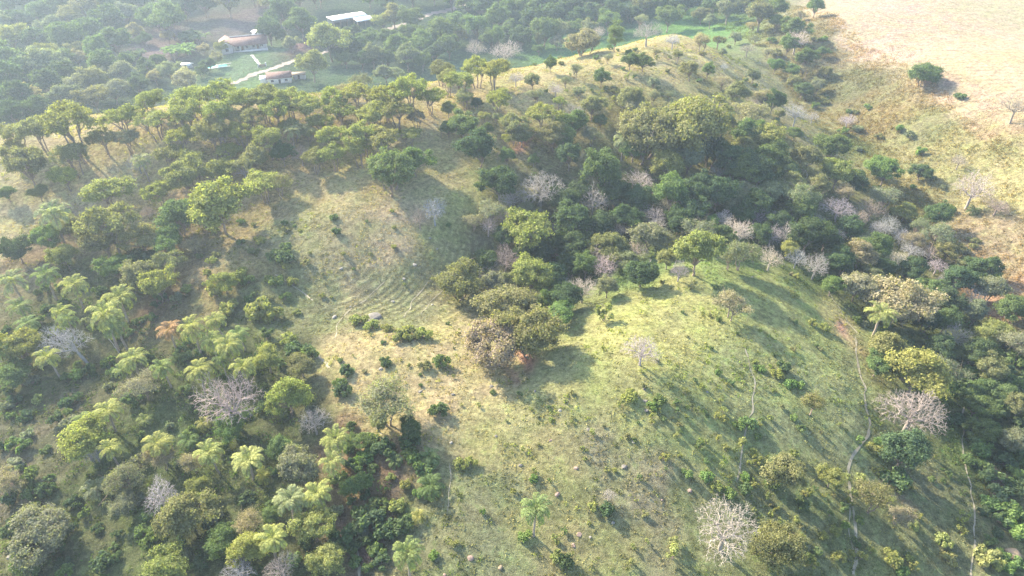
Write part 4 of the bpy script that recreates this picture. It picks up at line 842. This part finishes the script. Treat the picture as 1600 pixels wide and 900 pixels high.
# ------------------------------------------------------------------ labels for the plants without one of their own
REFS = [(t['px'], t['py'], t['ref']) for t in THINGS if t['ref']]
REFS += [(383,70,'the tiled farmhouse'),(545,30,'the white-roofed shed'),(347,103,'the swimming pool'),(438,120,'the roadside cottage'),(585,492,'the big grey boulder'),(1582,862,'the ochre boulder'),
 (735,870,'the pink earth mound'),(1340,527,'the bare dirt patch'),(1010,420,'the standing dead trunk'),(187,540,'the leaning dead trunk'),(820,225,'the red soil patch on the upper slope'),(672,22,'the upper dirt road')]
def dirword(dx, dy):
    if abs(dx) > abs(dy) * 1.2: return 'right of' if dx > 0 else 'left of'
    return 'below' if dy > 0 else 'above'
ORD = ['next', 'second', 'third', 'fourth', 'fifth', 'sixth', 'seventh', 'eighth', 'ninth', 'tenth', 'eleventh', 'twelfth', 'thirteenth', 'fourteenth', 'fifteenth', 'sixteenth', 'seventeenth', 'eighteenth', 'nineteenth', 'twentieth', 'twenty-first', 'twenty-second', 'twenty-third', 'twenty-fourth', 'twenty-fifth']
CATSET = {}
for t in THINGS: CATSET.setdefault(t['cat'], []).append(t)
NOUN = {'umbrella': 'umbrella-shaped tree', 'leafy': 'leafy tree', 'dense': 'dense tree', 'sparse': 'thin-crowned tree', 'slender': 'slim tree', 'dome': 'domed tree', 'bare': 'leafless tree', 'fan': 'leafless tree',
        'palm': 'palm', 'lowpalm': 'young palm', 'banana': 'banana grove', 'shrub': 'shrub', 'bush': 'bushy shrub', 'sapling': 'upright shrub', 'rock': 'rock'}
CN = {'tree': 'tree', 'leafless tree': 'leafless tree', 'palm tree': 'palm', 'young palm': 'young palm', 'banana plants': 'grove', 'shrub': 'shrub', 'boulder': 'rock'}
used = set()
for cat, L in CATSET.items():
    best = {}
    for rx, ry, ref in REFS:
        sect = {}
        for t in L:
            dx, dy = t['px'] - rx, t['py'] - ry
            if t.get('ref') == ref: continue
            sect.setdefault(dirword(dx, dy), []).append((math.hypot(dx, dy), id(t), t))
        for dw, arr in sect.items():
            arr.sort(key=lambda q: q[0])
            for k, (dist, _, t) in enumerate(arr[:25]):
                best.setdefault(id(t), []).append((k * 60 + dist, k, dw, ref))
    sizes = sorted(t['w'] for t in L); lo, hi = sizes[len(sizes) // 4], sizes[3 * len(sizes) // 4]
    for t in L:
        if t['label']: t['o']['label'] = t['label']; continue
        hw = HUE[t['hue']][0] if t['hue'] in HUE else t['hue']
        sz = 'small ' if t['w'] < lo else ('large ' if t['w'] > hi else '')
        c = sorted(best.get(id(t), []))
        if c:
            _, k, dw, ref = c[0]; lab = f"{sz}{hw} {NOUN[t['kind']]}, {ORD[k]} {CN[cat]} {dw} {ref}"
        else:
            r = min(REFS, key=lambda q: math.hypot(q[0] - t['px'], q[1] - t['py'])); lab = f"{sz}{hw} {NOUN[t['kind']]} far {dirword(t['px'] - r[0], t['py'] - r[1])} {r[2]}"
        if len(lab.split()) > 16: lab = lab.replace(sz + hw + ' ', hw + ' ', 1)
        if len(lab.split()) > 16: lab = lab.replace(hw + ' ', '', 1)
        t['o']['label'] = lab
import collections
cnt = collections.Counter(t['kind'] for t in THINGS); print('COUNTS', dict(cnt), 'trees', NTREE, 'all', len(THINGS))
cl = collections.Counter(t['o']['label'] for t in THINGS); print('DUP', sum(1 for v in cl.values() if v > 1)); print('LONG', max(len(x.split()) for x in cl))
